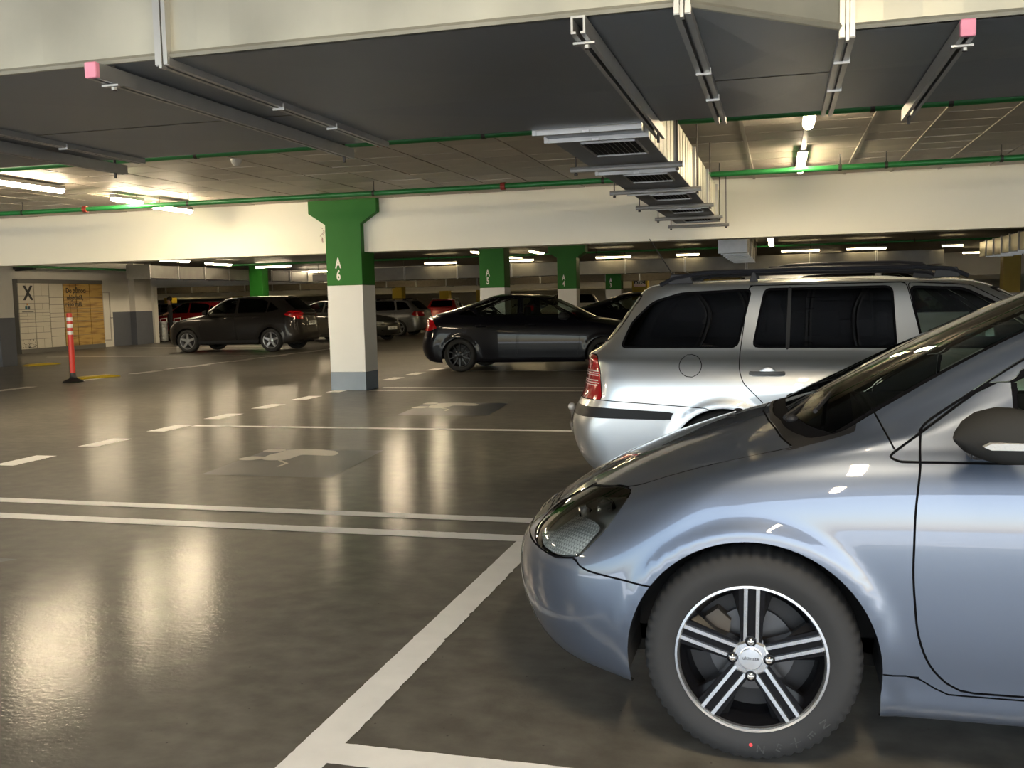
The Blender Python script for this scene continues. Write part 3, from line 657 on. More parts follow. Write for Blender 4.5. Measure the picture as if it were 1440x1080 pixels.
    for o in ws:
        for k in range(4):
            a=math.pi/2*k; q=link('lug_nut',nm,o); q.location=(.053*math.cos(a),f+.006,.053*math.sin(a)); q=link('lug_cup',cm,o); q.location=(.053*math.cos(a),f+.002,.053*math.sin(a))
        q=link('cap_lettering',wn,o); q.location=(0,f+.0185,.003); q.rotation_euler=(math.pi/2,0,math.pi)
        q=link('red_dot',rdm,o); q.location=(.0,.1035,-.258)
        link('brake_caliper',cal,o)
        for i,(c_,me) in enumerate(letters):
            t=math.radians(-62-11*(2-i)*1.0); r=.272
            q=link('tyre_lettering',me,o); x_=-r*math.cos(t); z_=r*math.sin(t)
            q.location=(x_,.1032,z_); q.rotation_euler=(math.pi/2,0,math.pi); q.rotation_euler=(Matrix.Rotation(-(t+math.pi/2)*1.0,4,'Y')@Matrix.Rotation(math.pi,4,'Z')@Matrix.Rotation(math.pi/2,4,'X')).to_euler()
    return root
# ------------------------------------------------------------------ other cars
def std_parts(k,pm,gl,glr,opt):
    wb=opt['wb']; n=opt['nose']; tr=m_trim(); red=mat('tail lamp red',(.35,.005,.008),.12,0,.8)
    c=opt['cowl']; tail=opt['tail']; xr=opt.get('rear_x',3.0)
    P=[('seam',seam(s,.003),None,0,'one',None) for s in opt.get('seams',[])]
    for nm,poly in opt.get('trims',[]): P.append((nm,side(poly,.3,.01),m_trim(),0,'pair' if nm!='bumper_strip' else 'one',{'pre':[(((poly[0][0]+poly[3][0])/2,poly[0][1]),((poly[1][0]+poly[2][0])/2,poly[1][1]))]} if nm=='window_divider' else None))
    P.append(('tail_light',side(opt['tail_light'],opt.get('tl_y',.45),.03),red,.003,'pair',None))
    for i,(nm,poly) in enumerate(opt['windows']): P.append((nm,side(poly,.35,.035),glr if 'front' not in nm else gl,opt.get('rub',.008),'pair',None))
    if 'cap' in opt: P.append(('fuel_flap',side(circle(*opt['cap']),.4,0),pm,.0025,'left',None))
    for nm,poly in opt['doors']: P.append((nm,side(poly,.4,.03),pm,.003,'pair',None))
    P+= [('windscreen',frontv([(-2,c[1]+.015),(0,c[1]+.015),(.40,c[1]+.01),(opt['W']*.74,c[1]-.01),(opt['W']*.60,opt['head'][1]-.03),(0,opt['head'][1]-.01),(-2,opt['head'][1]-.01)],1.7,.04),gl,.008,'one',None),
     ('rear_screen',rearv([(-2,opt['rg'][0]),(0,opt['rg'][0]),(opt['rg'][2],opt['rg'][0]),(opt['rg'][3],opt['rg'][1]),(0,opt['rg'][1]+.01),(-2,opt['rg'][1]+.01)],opt['rg'][4],.05),glr,.008,'one',None),
     ('headlight',side([(-.42,n+.12),(-.60,n+.06),(-.84,n-.02),(-.84,n-.10),(-.55,n-.08),(-.47,n)],.32,.03),mat('headlight clear',(.55,.57,.58),.1,.5,.6),.003,'pair',None),
     ('bonnet',topv([(c[0]-.1,-2),(c[0]-.1,0),(c[0],.66),(-.1,.70),(-.40,.62),(-.60,.42),(-.74,0),(-.74,-2)],.6,.04),pm,.003,'one',None),
     ('cowl_panel',topv([(c[0]-.1,-2),(c[0]-.1,0),(c[0],.66),(c[0]+.1,.68),(c[0]+.2,0),(c[0]+.2,-2)],.75,.01),tr,0,'one',None),
     ('grille',frontv([(-2,n-.09),(0,n-.09),(.36,n-.08),(.38,n-.03),(0,n-.02),(-2,n-.02)],-.4,.01),mat('grille black',(.012,.012,.013),.3),.003,'one',None),
     ('lower_intake',frontv([(-2,.27),(0,.27),(.52,.28),(.48,.39),(0,.41),(-2,.41)],-.4,.02),mat('grille black',(.012,.012,.013),.3),.003,'one',None),
     ('front_bumper',side([(-3,n-.10),(-.55,n-.09),(-.30,n-.13),(-.27,-.1),(-3,-.1)],-1,.02),pm,.003,'one',None),
     ('rear_bumper',side(opt['rear_bumper'],-1,.02),opt.get('bump_m',pm),.003,'one',None)]
    if opt.get('cladding'):
        P.append(('sill_cladding',side([(-.5,.33),(wb+.6,.36),(wb+.6,0),(-.5,0)],.4,.01),tr,0,'pair',None))
    return P
OPT=dict(
 octavia=dict(wb=2.512,W=.865,nose=.68,tail=3.62,cowl=(.10,.985),head=(.80,1.43),R=.345,
  doors=[('rear_door',[(2.41,1.0),(2.352,1.45),(1.378,1.45),(1.275,1.0),(1.27,.5),(1.33,.27),(1.98,.27),(2.10,.46),(2.27,.705),(2.385,.82),(2.41,.90)]),('front_door',[(1.27,1.0),(1.37,1.45),(1.0,1.425),(.80,1.31),(.47,1.05),(.40,.98),(.38,.8),(.38,.5),(.43,.27),(1.32,.27),(1.26,.5)])],
  windows=[('rear_quarter_window',[(3.20,1.056),(3.135,1.22),(2.99,1.355),(2.80,1.41),(2.34,1.425),(2.43,1.05)]),('rear_window',[(2.325,1.05),(2.25,1.425),(1.465,1.425),(1.445,1.04)]),('front_window',[(1.285,1.04),(1.355,1.42),(1.05,1.405),(.86,1.31),(.58,1.09),(.545,1.03)])],
  trims=[('window_divider',[(2.120,1.03),(2.102,1.44),(2.080,1.44),(2.096,1.03)]),('bumper_strip',[(2.83,.628),(2.86,.575),(3.3,.583),(4,.60),(4,.668),(3.3,.655)])],
  seams=[],tail_light=[(3.315,.705),(3.335,.90),(3.365,1.0),(3.9,1.02),(3.9,.70)],tl_y=.46,cap=((2.726,.932),.073),rear_bumper=[(2.60,.655),(3.05,.687),(3.34,.706),(4,.70),(4,-.1),(2.5,-.1),(2.5,.5)],rg=(1.09,1.40,.54,.49,3.0)),
 mondeo=dict(wb=2.85,W=.943,nose=.70,tail=3.82,cowl=(.28,1.0),head=(1.15,1.415),R=.36,
  doors=[('rear_door',[(1.66,1.445),(1.68,.6),(1.72,.27),(2.36,.27),(2.46,.5),(2.66,.72),(2.70,1.07),(2.45,1.35),(2.1,1.445)]),('front_door',[(1.65,1.445),(1.65,.6),(1.69,.27),(.50,.27),(.46,.6),(.48,.95),(.66,1.06),(1.0,1.27),(1.25,1.40)])],
  windows=[('rear_quarter_window',[(2.93,1.115),(2.72,1.235),(2.47,1.075)]),('rear_window',[(2.44,1.075),(2.62,1.265),(2.44,1.34),(2.15,1.41),(1.72,1.43),(1.70,1.07)]),('front_window',[(1.61,1.07),(1.63,1.43),(1.3,1.395),(1.02,1.26),(.70,1.045)])],
  trims=[],seams=[],tail_light=[(3.30,.86),(3.42,1.04),(4,1.06),(4,.82),(3.5,.80)],tl_y=.42,rear_bumper=[(3.22,.60),(3.5,.70),(4.2,.70),(4.2,-.1),(3.1,-.1)],rg=(1.16,1.41,.55,.50,2.3)),
 suv=dict(wb=2.65,W=.905,nose=.80,tail=3.60,cowl=(.22,1.09),head=(.98,1.53),R=.375,cladding=True,
  doors=[('rear_door',[(1.54,1.55),(1.56,.7),(1.62,.36),(2.18,.36),(2.30,.6),(2.48,.80),(2.52,1.12),(2.3,1.50)]),('front_door',[(1.53,1.55),(1.53,.7),(1.59,.36),(.46,.36),(.42,.7),(.46,1.06),(.72,1.24),(1.0,1.46),(1.15,1.52)])],
  windows=[('rear_quarter_window',[(2.86,1.215),(2.58,1.42),(2.50,1.13)]),('rear_window',[(2.47,1.13),(2.50,1.43),(2.3,1.50),(1.60,1.53),(1.58,1.12)]),('front_window',[(1.50,1.12),(1.52,1.53),(1.2,1.50),(.98,1.38),(.66,1.12)])],
  trims=[],seams=[],tail_light=[(3.05,1.06),(3.2,1.16),(4,1.14),(4,.90),(3.45,.90)],tl_y=.42,rear_bumper=[(3.0,.62),(3.3,.72),(4,.72),(4,-.1),(2.9,-.1)],rg=(1.19,1.50,.55,.50,2.8)),
 wagon=dict(wb=2.69,W=.90,nose=.70,tail=3.75,cowl=(.25,1.0),head=(1.05,1.43),R=.355,
  doors=[('rear_door',[(1.56,1.43),(1.58,.6),(1.62,.27),(2.2,.27),(2.32,.5),(2.5,.72),(2.54,1.02),(2.40,1.43)]),('front_door',[(1.55,1.43),(1.55,.6),(1.59,.27),(.46,.27),(.42,.6),(.45,.97),(.64,1.07),(.95,1.30),(1.15,1.41)])],
  windows=[('rear_quarter_window',[(3.15,1.10),(2.95,1.34),(2.75,1.39),(2.52,1.40),(2.60,1.06)]),('rear_window',[(2.50,1.06),(2.42,1.41),(1.60,1.42),(1.58,1.05)]),('front_window',[(1.53,1.05),(1.54,1.42),(1.2,1.385),(1.0,1.27),(.70,1.05)])],
  trims=[],seams=[],tail_light=[(3.25,.86),(3.35,1.0),(4.2,1.0),(4.2,.80),(3.4,.80)],tl_y=.40,rear_bumper=[(3.1,.60),(3.4,.70),(4.2,.70),(4.2,-.1),(3.0,-.1)],rg=(1.09,1.39,.56,.50,3.0)),
)
def std_car(kind,label,loc,rz,pm,wheel,res,glr=None,gl=None,inside=True,group=None,plate_rear=None,plate_front=None,handles=True,rails=None,name='parked_car'):
    o=OPT[kind]; root=thing(name,label,'car',loc,rz,group)
    gl=gl or GL(); glr=glr or gl; R=o['R']; wb=o['wb']; tyreR=R-.028
    out=car_skin(ROWS[kind],res,[(0,.312 if kind!='suv' else .335,R),(wb,.312 if kind!='suv' else .335,R)],std_parts(kind,pm,gl,glr,o),root,pm)
    az=tyreR-.002
    underbody(root,-.6,o['tail']-.3,.42,wb-.42,o['W']-.10,.27)
    for ax in (0,wb): wheel_liner(root,ax,.315,R+.004,o['W']-.05,.55)
    ms={k:v for k,v in wheel.items() if k!='_R'}
    put_wheels(root,ms,((0,wheel['_R']),(wb,wheel['_R'])),o['W']-.115,wheel['_R'])
    if inside: cabin(root,o['cowl'][0]+.42,o['cowl'][1]-.02,o['cowl'][0]+.85,o['W']-.2,mat('dark cloth',(.03,.03,.032),.9),True,True)
    for s in (-1,1):
        mirror_ear(root,o['cowl'][0]+.42,o['W']+.07,o['cowl'][1]+.05,pm if kind!='mondeo' else m_trim(),False,s)
    if handles:
        for s in (-1,1):
            for nm,poly in o['doors']:
                d=out[nm][0 if s>0 else 1]; xs=[p[0] for p in poly]
                hx=(max(p[0] for p in poly)-.30) if nm=='rear_door' else max(xs)-.28
                hz=o['cowl'][1]-.115; hy=o['W']*.965
                if kind=='octavia' and nm=='rear_door': hx,hz,hy=2.23,.882,.828
                h=MB(); h.tube([(hx-.10,s*(hy+.004),hz),(hx-.08,s*(hy+.024),hz),(hx+.09,s*(hy+.024),hz+.002),(hx+.11,s*(hy+.004),hz+.002)],.014,8); q=h.build('door_handle',pm,d,True)
                h=MB(); h.sphere((hx,s*(hy-.003),hz),.055,14,8,(1,.14,.85)); h.build('handle_cup',pm,q,True)
    if rails:
        m=rails
        for s in (-1,1):
            b=MB(); x0,x1,zt,yy=RAIL[kind]
            b.tube([(x0,s*yy,zt-.065),(x0+.10,s*yy,zt-.02),(x0+.3,s*yy,zt),((x0+x1)/2,s*yy,zt+.008),(x1-.3,s*yy,zt),(x1-.10,s*yy,zt-.03),(x1,s*yy,zt-.075)],[.014,.017,.016,.016,.016,.017,.014],8); q=b.build('roof_rail',m,root,True)
            for px,ln in ((x0+.13,.16),((x0+x1)/2+.35,.06),(x1-.14,.17)):
                b=MB(); b.prism([(px-ln/2,zt-.07),(px+ln/2,zt-.07),(px+ln/2-.02,zt-.005),(px-ln/2+.02,zt-.005)],s*yy-.012,s*yy+.012,'y'); b.build('rail_foot',m,q,bevel=.004)
    if plate_rear: plate(root,(o['tail']-.03 if kind not in('suv','wagon') else o['tail']-.05,0,.80 if kind!='mondeo' else .62),0,plate_rear,face=1)
    if plate_front: plate(root,(-.945,0,.47),0,plate_front,face=-1)
    return root,out
RAIL=dict(octavia=(1.00,2.95,1.545,.545),suv=(1.05,2.75,1.62,.56),wagon=(1.1,3.0,1.51,.56))
def wheel_set(style,R,rim,wd,seg=40):
    d=make_wheel_meshes(style,R,rim,wd,seg); d['_R']=R; return d
# ------------------------------------------------------------------ the garage
ZC=3.02
def struct(name,label,b,m,parent=None):
    o=b.build(name,m,parent)
    if parent is None: tag(o,label,None,None,'structure')
    return o
white=mat('wall white',(.72,.70,.64),.7,noise=(2.5,.05),bump=(30,.08,.003)); grey=mat('skirting grey paint',(.115,.125,.15),.5,noise=(4,.1))
green=mat('column green paint',(.020,.145,.018),.5,spec=.2,noise=(3,.08)); colw=mat('column white paint',(.70,.715,.72),.5,noise=(3,.03)); colg=mat('column base grey',(.22,.27,.34),.5,noise=(5,.1))
conc=mat('concrete slab',(.12,.115,.105),.8,noise=(3,.2)); yel=mat('column yellow paint',(.42,.30,.02),.5,noise=(3,.1))
galv=mat('galvanised sheet',(.44,.43,.35),.38,.55,noise=(2.4,.3,.10),bump=(2.2,.12,.02)); galv_shade=mat('galvanised sheet shaded underside',(.24,.26,.285),.42,.6,noise=(1.2,.15,.08))  # front sheet tinted warm, underside copy darkened: light and shade held in the colours
steel=mat('galvanised channel',(.46,.46,.44),.4,.75,noise=(9,.12)); dark=mat('dark iron',(.05,.045,.04),.6,.4); pipe_m=mat('green pipe paint',(.018,.19,.045),.35,noise=(5,.1))
pink=mat('pink foam cap',(.80,.30,.42),.6,noise=(12,.2)); redm=mat('red clamp',(.28,.03,.02),.5); blackm=mat('black plastic',(.012,.012,.013),.45)
b=MB(); b.box(-62,24,-5,90,-.3,0); floor=struct('floor','polished brown-grey coated concrete floor of the car park',b,floor_mat())
b=MB(); b.box(-90,60,-90,-5,-.3,-.02); struct('floor_outside','sunlit pale paving outside the open side of the car park',b,mat('pale paving',(.56,.56,.54),.8,noise=(.5,.2)))
b=MB(); b.box(-62,24,-5,90,ZC+.03,ZC+.45); ceil=struct('ceiling','dark concrete slab ceiling of the car park',b,mat('ceiling slab',(.14,.13,.115),.55,noise=(1.3,.35,.15)))
b=MB(); b.box(24,24.3,-5,90,-.3,ZC+.1); struct('wall_right','long plain side wall beyond the parked cars',b,white)
b=MB(); b.box(-62,24,90,90.3,-.3,ZC+.1); struct('wall_back','far end wall of the car park',b,white)
b=MB(); b.box(-62.3,-62,33,90,-.3,ZC+.1); struct('wall_far','side wall of the far hall seen through the opening',b,white)
# side wall with the lockers, painted grey below
b=MB(); b.box(-24.2,-23.7,-5,33.1,1.26,ZC+.05); wl=struct('wall_left','white side wall behind the parcel lockers',b,white)
b=MB(); b.box(-24.22,-23.685,-5,33.1,0,1.26); b.build('grey_dado',grey,wl)
b=MB(); b.box(-23.7,-23.45,31.75,32.4,1.26,ZC+.03); b.build('pilaster',white,wl); b=MB(); b.box(-23.7,-23.43,31.74,32.41,0,1.26); b.build('pilaster_dado',grey,wl)
b=MB(); b.box(-24.2,-23.6,33.1,33.35,0,2.2); struct('trim_1','pale door jamb at the end of the locker wall',b,white)
b=MB(); b.box(-62,-15.6,43.2,43.6,2.38,ZC+.05); struct('trim_2','pale beam over the wide opening beside the lockers',b,white)
b=MB(); b.box(-62,-24.2,33.1,33.5,-.3,2.3); struct('wall_hall','wall of the far hall behind the locker wall',b,white)
# white pier at the near end of the locker bay
pr=thing('wall_pier','white wall pier with tall grey painted base beside the lockers','pier',(-19.6,20.3,0))
b=MB(); b.box(-1.5,.85,-.25,.25,1.22,ZC+.03); b.build('pier_upper',white,pr); b=MB(); b.box(-1.5,.855,-.255,.25,0,1.22); b.build('pier_base',grey,pr)
# main beam
bm_=thing('concrete_beam','long cream-white concrete beam crossing the car park at the green column','beam',(0,14.6,2.6))
b=MB(); b.box(-24,24,-.2,.2,-.405,.45); b.build('beam_face',mat('beam cream paint',(.90,.88,.75),.65,noise=(.9,.05),bump=(25,.06,.003)),bm_)
# columns
def column(x,y,mark,label,w=.61,d=.5,cap=True):
    t=thing('concrete_column',label,'column',(x,y,0)); h=w/2
    b=MB(); b.box(-h,h,0,d,0,.295); b.build('base_band',colg,t,bevel=.008)
    b=MB(); b.box(-h,h,.002,d-.002,.295,1.675); b.build('white_shaft',colw,t,bevel=.008)
    b=MB(); 
    if cap: b.prism([(-h,1.675),(h,1.675),(h,2.635),(h+.275,2.81),(h+.275,ZC+.02),(-h-.285,ZC+.02),(-h-.285,2.82),(-h,2.635)],0,d,'y')
    else: b.box(-h,h,0,d,1.675,ZC+.02)
    b.build('green_top',green,t,bevel=.006)
    for i,c in enumerate(mark):
        text('column_lettering',c,.225,(-.10,-.004,2.02-.19*i),(math.pi/2,0,0),mat('stencil white',(.80,.80,.74),.5),t,.004,.006,.62)
    return t
c6=column(-6.67,14.28,'A6','green and white column marked A 6, nearest and largest')
column(-6.58,22.2,'A5','green and white column marked A 5 behind the black hatchback'); column(-6.45,30.0,'A4','green column with flared head marked A 4'); column(-6.25,37.6,'A3','distant green column marked A 3 under the duct',cap=False)
b=MB(); b.box(-.327,-.315,.05,.16,.9,2.2); b.build('cable_trunking',mat('trunking grey',(.55,.56,.56),.5),c6)
b=MB(); b.box(-.345,-.305,.06,.16,1.0,1.32); b.build('junction_box',mat('trunking grey',(.55,.56,.56),.5),c6,bevel=.008)
b=MB()
for k in range(14):
    a=rng.rand()*6.28; p=(-.36-.05*rng.rand(),.055,2.32+.30*rng.rand()); b.tube([p,(p[0]+.05*math.cos(a),.055,p[2]+.05*math.sin(a))],.003,4)
q=b.build('scribble_mark',mat('scribble red',(.30,.12,.10),.7),c6); q['label']='small reddish scribble on the beam beside the column head'
def ycolumn(x,y,label,sign=False,w=.6):
    t=thing('yellow_column',label,'column',(x,y,0),0,'yellow columns of the far zone'); h=w/2
    b=MB(); b.box(-h,h,-h,h,0,1.2); b.build('white_base',colw,t,bevel=.01); b=MB(); b.box(-h-.003,h+.003,-h-.003,h+.003,1.2,ZC+.02); b.build('yellow_top',yel,t,bevel=.01)
    if sign:
        b=MB(); b.box(-.30,.30,-h-.02,-h-.004,2.0,2.32); o=b.build('sign_board',blackm,t); b=MB(); b.box(-.31,.31,-h-.022,-h-.004,1.88,2.02); b.build('sign_strip',mat('sign pale red white',(.8,.6,.58),.5),t)
        text('sign_lettering','ATEC',.2,(0,-h-.024,2.10),(math.pi/2,0,0),mat('stencil white',(.8,.8,.74),.5),o,.004)
YC=[(-21.6,53.6,'yellow column far behind the grey estate car'),(-21.3,61.0,'second yellow column of the far row behind the grey estate'),(-21.1,68.4,'third yellow column of the far row, near column A 5'),(-41.4,60,'yellow column behind the person in black'),(-40.6,67.5,'yellow column above the dark sports utility vehicle'),(-39.9,75,'yellow column behind the rear of the dark sports utility vehicle'),(8.42,41,'yellow column above the silver estate windscreen')]
for x,y,l in YC: ycolumn(x,y,l)
ycolumn(-7.18,52,'yellow column carrying a small black and white sign',True,.8)
b=MB(); b.box(-5.6,-1.8,52.2,52.6,1.3,ZC); o=b.build('yellow_wall',yel); tag(o,'yellow painted partition under the far duct','partition')
# plain green column behind the dark SUV
t=thing('concrete_column','plain green column above the dark sports utility vehicle roof','column',(-20.9,36.2,0)); b=MB(); b.box(-.3,.3,0,.5,0,ZC); b.build('green_shaft',green,t,bevel=.01)
# far beams for depth
for i,(y,x0,x1,l) in enumerate(((57.,-62,-9,'pale far beam behind the yellow columns'),(72.,-62,24,'most distant pale beam across the hall'),(48.5,3,24,'pale beam behind the ducts on the open side'))):
    b=MB(); b.box(x0,x1,y,y+.4,2.0,ZC+.02); o=b.build('concrete_beam',white); tag(o,l,'beam')
# ------------------------------------------------------------------ ceiling boards
tile_m=[mat('ceiling board %d'%i,c,.55,noise=(2.2,.22,.1),bump=(40,.1,.002)) for i,c in enumerate(((.48,.44,.37),(.43,.39,.33),(.53,.485,.41)))]
tiles=[]
b=MB(); b.box(-.292,.292,-.240,.240,0,.022); tms=[]
for m in tile_m:
    me=b.mesh('ceiling_board'); me.materials.append(m); tms.append(me)
def in_view(x,y,z):
    q=S.camera.matrix_world.inverted()@Vector((x,y,z))
    if q.z>-.1: return False
    px=720+1370*q.x/-q.z; py=540-1370*q.y/-q.z
    return -45<px<1485 and -60<py<1100
bpy.context.view_layer.update()
cand=[]
for i in range(-26,8):
    for j in range(-1,12):
        x=.24-.30+.605*i+.0; y=8.62+.5*j
        if in_view(x,y,ZC): cand.append((y,x))
cand.sort(); 
for y,x in cand[:300]:
    o=link('ceiling_board',tms[rng.randint(3)],ceil); o.location=(x,y,ZC-.004+.006*rng.rand()); o.rotation_euler=(rng.randn()*.006,rng.randn()*.005,0)
rest=MB()
for y,x in cand[300:]: rest.cbox((x,y,ZC+.009),(.592,.488,.022))
if rest.v: rest.build('ceiling_boards_rest',tile_m[0],ceil)['kind']='stuff'
for x in (-.365,.845,1.45,2.055):
    b=MB(); b.box(x-.018,x+.018,8.3,14.4,ZC-.012,ZC+.005); b.build('ceiling_rail',mat('pale ceiling rail',(.45,.42,.36),.6),ceil)
# ------------------------------------------------------------------ lamps
lampm=mat('lit lamp diffuser',(.9,.9,.85),.4,emit=LAMP_COL,es=LAMP); body_m=mat('lamp tray',(.45,.45,.43),.5)
lampmid=mat('dim lit lamp diffuser',(.9,.9,.85),.4,emit=LAMP_COL,es=LAMP*.46)
lampfar=mat('far lit lamp diffuser',(.9,.9,.85),.4,emit=(1,.78,.42),es=LAMP*.12)
LN=[0]
def lamp(x,y,z,L,label,axis='y',far=False,w=.10,hang=True,dm=None):
    t=thing('strip_lamp',label,'lamp',(x,y,z),0 if axis=='y' else -math.pi/2,'far strip lamps' if far else None)
    b=MB(); n=8; pr=[(w/2*math.cos(a),-.02-.05*math.sin(a)) for a in [math.pi*k/n for k in range(n+1)]]
    b.prism(pr,-L/2,L/2,'y'); b.build('diffuser',dm or (lampfar if far else lampm),t)
    if not far or hang:
        b=MB(); b.prism([(-w/2-.006,-.02),(w/2+.006,-.02),(w/2-.015,.03),(-w/2+.015,.03)],-L/2-.02,L/2+.02,'y'); b.build('tray',body_m,t)
    if hang:
        for s in (-1,1):
            b=MB(); b.tube([(0,s*L*.35,.03),(0,s*L*.35,ZC-z-.002)],.004,4); b.build('hanger',dark,t)
    return t
lamp(.245,9.0,2.97,1.25,'lit strip lamp at the green pipe above the silver estate',dm=lampmid); lamp(.235,12.3,2.97,1.6,'lit strip lamp just before the beam above the silver estate',dm=lampmid)
b=MB(); b.box(.215,.265,9.6,11.5,2.975,3.02); o=b.build('lamp_track',steel); tag(o,'grey lamp track joining the two strip lamps above the estate','rail')
lamp(-9.02,10.2,2.97,1.27,'lit strip lamp nearest the lockers, before the first green pipe'); lamp(-8.97,12.1,2.955,.6,'short lit strip lamp second from the locker side'); lamp(-8.85,13.0,2.905,.9,'lit strip lamp close to the cream beam by the lockers')
# lamps behind the camera and over the aisle keep the rows going
for i,(x,y,l) in enumerate(((.25,1.2,'strip lamp over the near bay before the big duct'),(.25,-2.4,'strip lamp at the open edge over the near bay'),(-9.05,6.8,'strip lamp of the aisle row beside the big duct'),(-9.05,1.4,'strip lamp of the aisle row near the open edge'),(9.5,9.4,'strip lamp over the bays on the far side of the estate car'),(9.5,12.6,'strip lamp by the beam on the far side of the estate car'),(-18,10.5,'strip lamp over the locker aisle near the beam'))): lamp(x,y,2.97,1.27,l)
for i,(y,l) in enumerate(((19.0,'lit strip lamp just beyond the cream beam in the aisle row'),(22.1,'lit strip lamp second beyond the cream beam in the aisle row'),(25.4,'lit strip lamp third beyond the cream beam in the aisle row'))): lamp(-9.1,y,2.97,1.27,l)
FL=[(-19.1,28,'y'),(-19.6,31.4,'y'),(-19.4,35.0,'x'),(-20.9,41.8,'x'),(-9.3,30.1,'y'),(-9.42,34.9,'y'),(-7.7,31.2,'y'),(-.28,28.7,'y'),(-.29,31.6,'y'),(-.28,24.5,'y'),(-18.9,24.0,'y')]
FLL=['nearest the locker duct','second along the locker duct','lying across above the dark vehicle','lying across beyond the dark vehicle','before column A 5','beyond column A 5','between columns A 5 and A 4','in line with the hung branch duct','second in line with the hung branch duct','nearest in line with the branch duct','nearest above the dark vehicle']
for (x,y,a),l in zip(FL,FLL): lamp(x,y,2.93,1.5,'lit strip lamp beyond the cream beam, '+l,a,True,.16,True,lampmid if x<-15 else None)
for (x,L),o_ in zip(((-11.95,1.2),(-8.9,.85),(-5.6,1.2),(-3.05,.75),(.62,1.2),(2.67,1.2),(5.25,.6)),('above the grey estate','just beside column A 5','beside column A 4','above the estate tailgate','above the estate rear door','above the estate front door','above the estate windscreen')): lamp(x,33.78,2.80,L,'lit strip lamp over the front of the long cross duct, '+o_,'x',True,.12)
for i in range(5):
    for k,x in enumerate((-30,-24,-18,-12,-6,1,8)):
        lamp(x+.7*((i+k)%2),44+8.2*i,2.9,1.5,'small distant strip lamp in the far hall','x',True,.25)
for i in range(4):
    for x in (-48,-40): lamp(x,40+10*i,2.9,1.5,'small distant strip lamp seen through the opening by the lockers','x',True,.25)
# smoke detector
t=thing('smoke_detector','small white smoke detector on the ceiling boards','detector',(-5.83,9.8,ZC-.004)); b=MB(); b.lathe([(.001,-.075),(.03,-.075),(.045,-.05),(.06,-.03),(.065,0)],18,axis='z'); b.build('sensor_body',mat('sensor white',(.6,.58,.52),.5),t,True)
# ------------------------------------------------------------------ green pipes
def pipe(y,z,x0,x1,label,clamps,reds=(),r=.034):
    t=thing('green_pipe',label,'pipe',((x0+x1)/2,y,z)); c=(x0+x1)/2
    b=MB(); b.tube([(x0-c,0,0),(x1-c,0,0)],r,12); b.build('pipe_run',pipe_m,t,True)
    for x in clamps:
        b=MB(); b.lathe([(r+.006,-.018),(r+.006,.018)],12,(x-c,0,0),'x'); b.tube([(x-c,0,r),(x-c,0,ZC-z-.012)],.006,5); b.build('pipe_clamp',dark,t)
    for x in reds:
        b=MB(); b.lathe([(r,-.03),(r+.014,-.03),(r+.014,.03),(r,.03)],12,(x-c,0,0),'x'); b.build('pipe_coupling',redm,t)
pipe(8.36,2.845,-14,8,'green painted pipe running along the back of the big duct',(-5.4,-2.52,.70,1.27),(-3.5,))
pipe(12.25,2.85,-16,10,'green painted pipe in front of the cream beam',(-10.9,-8.1+.02,-5.25,-2.15,.67,2.4,1.18),(-9.8,-3.45))
pipe(19,2.86,-24,20,'green painted pipe just beyond the cream beam',(-12,-6,-1,4)); pipe(25.5,2.86,-24,20,'green painted pipe over the black hatchback',(-12,-6,-1,4)); pipe(32.7,2.90,-20.5,20,'green painted pipe before the long cross duct',(-12,-6,-1,4))
t=thing('green_pipe','green painted pipe along the locker wall','pipe',(-22.6,25,2.75)); b=MB(); b.tube([(0,-9,0),(0,6.5,0)],.04,10); b.build('pipe_run',pipe_m,t,True)
# ------------------------------------------------------------------ ducts
def channel(b,y0,y1,w=.062,h=.075,th=.008,x=0,z=0):
    """open-bottom U channel along y hanging under z"""
    b.box(x-w/2,x+w/2,y0,y1,z-th,z); b.box(x-w/2,x-w/2+th,y0,y1,z-h,z-th); b.box(x+w/2-th,x+w/2,y0,y1,z-h,z-th)
    b.box(x-w/2+th,x-w/2+2.2*th,y0,y1,z-h,z-h+th); b.box(x+w/2-2.2*th,x+w/2-th,y0,y1,z-h,z-h+th)
dt=thing('ventilation_duct','huge galvanised ventilation duct with underside coloured as in shade and hung channel rails','duct',(0,4.6,2.4))
oy=4.6; F0=[(-9,3.535),(-.31,3.535),(.215,4.07),(9,4.07),(9,5.755),(-9,5.755)]
xs=[-9,-6.0,-4.17,-2.40,-.33,.235,2.2,4.2,9]
def yf(x): return 3.535 if x<=-.31 else (4.07 if x>=.215 else 3.535+(x+.31)/.525*.535)
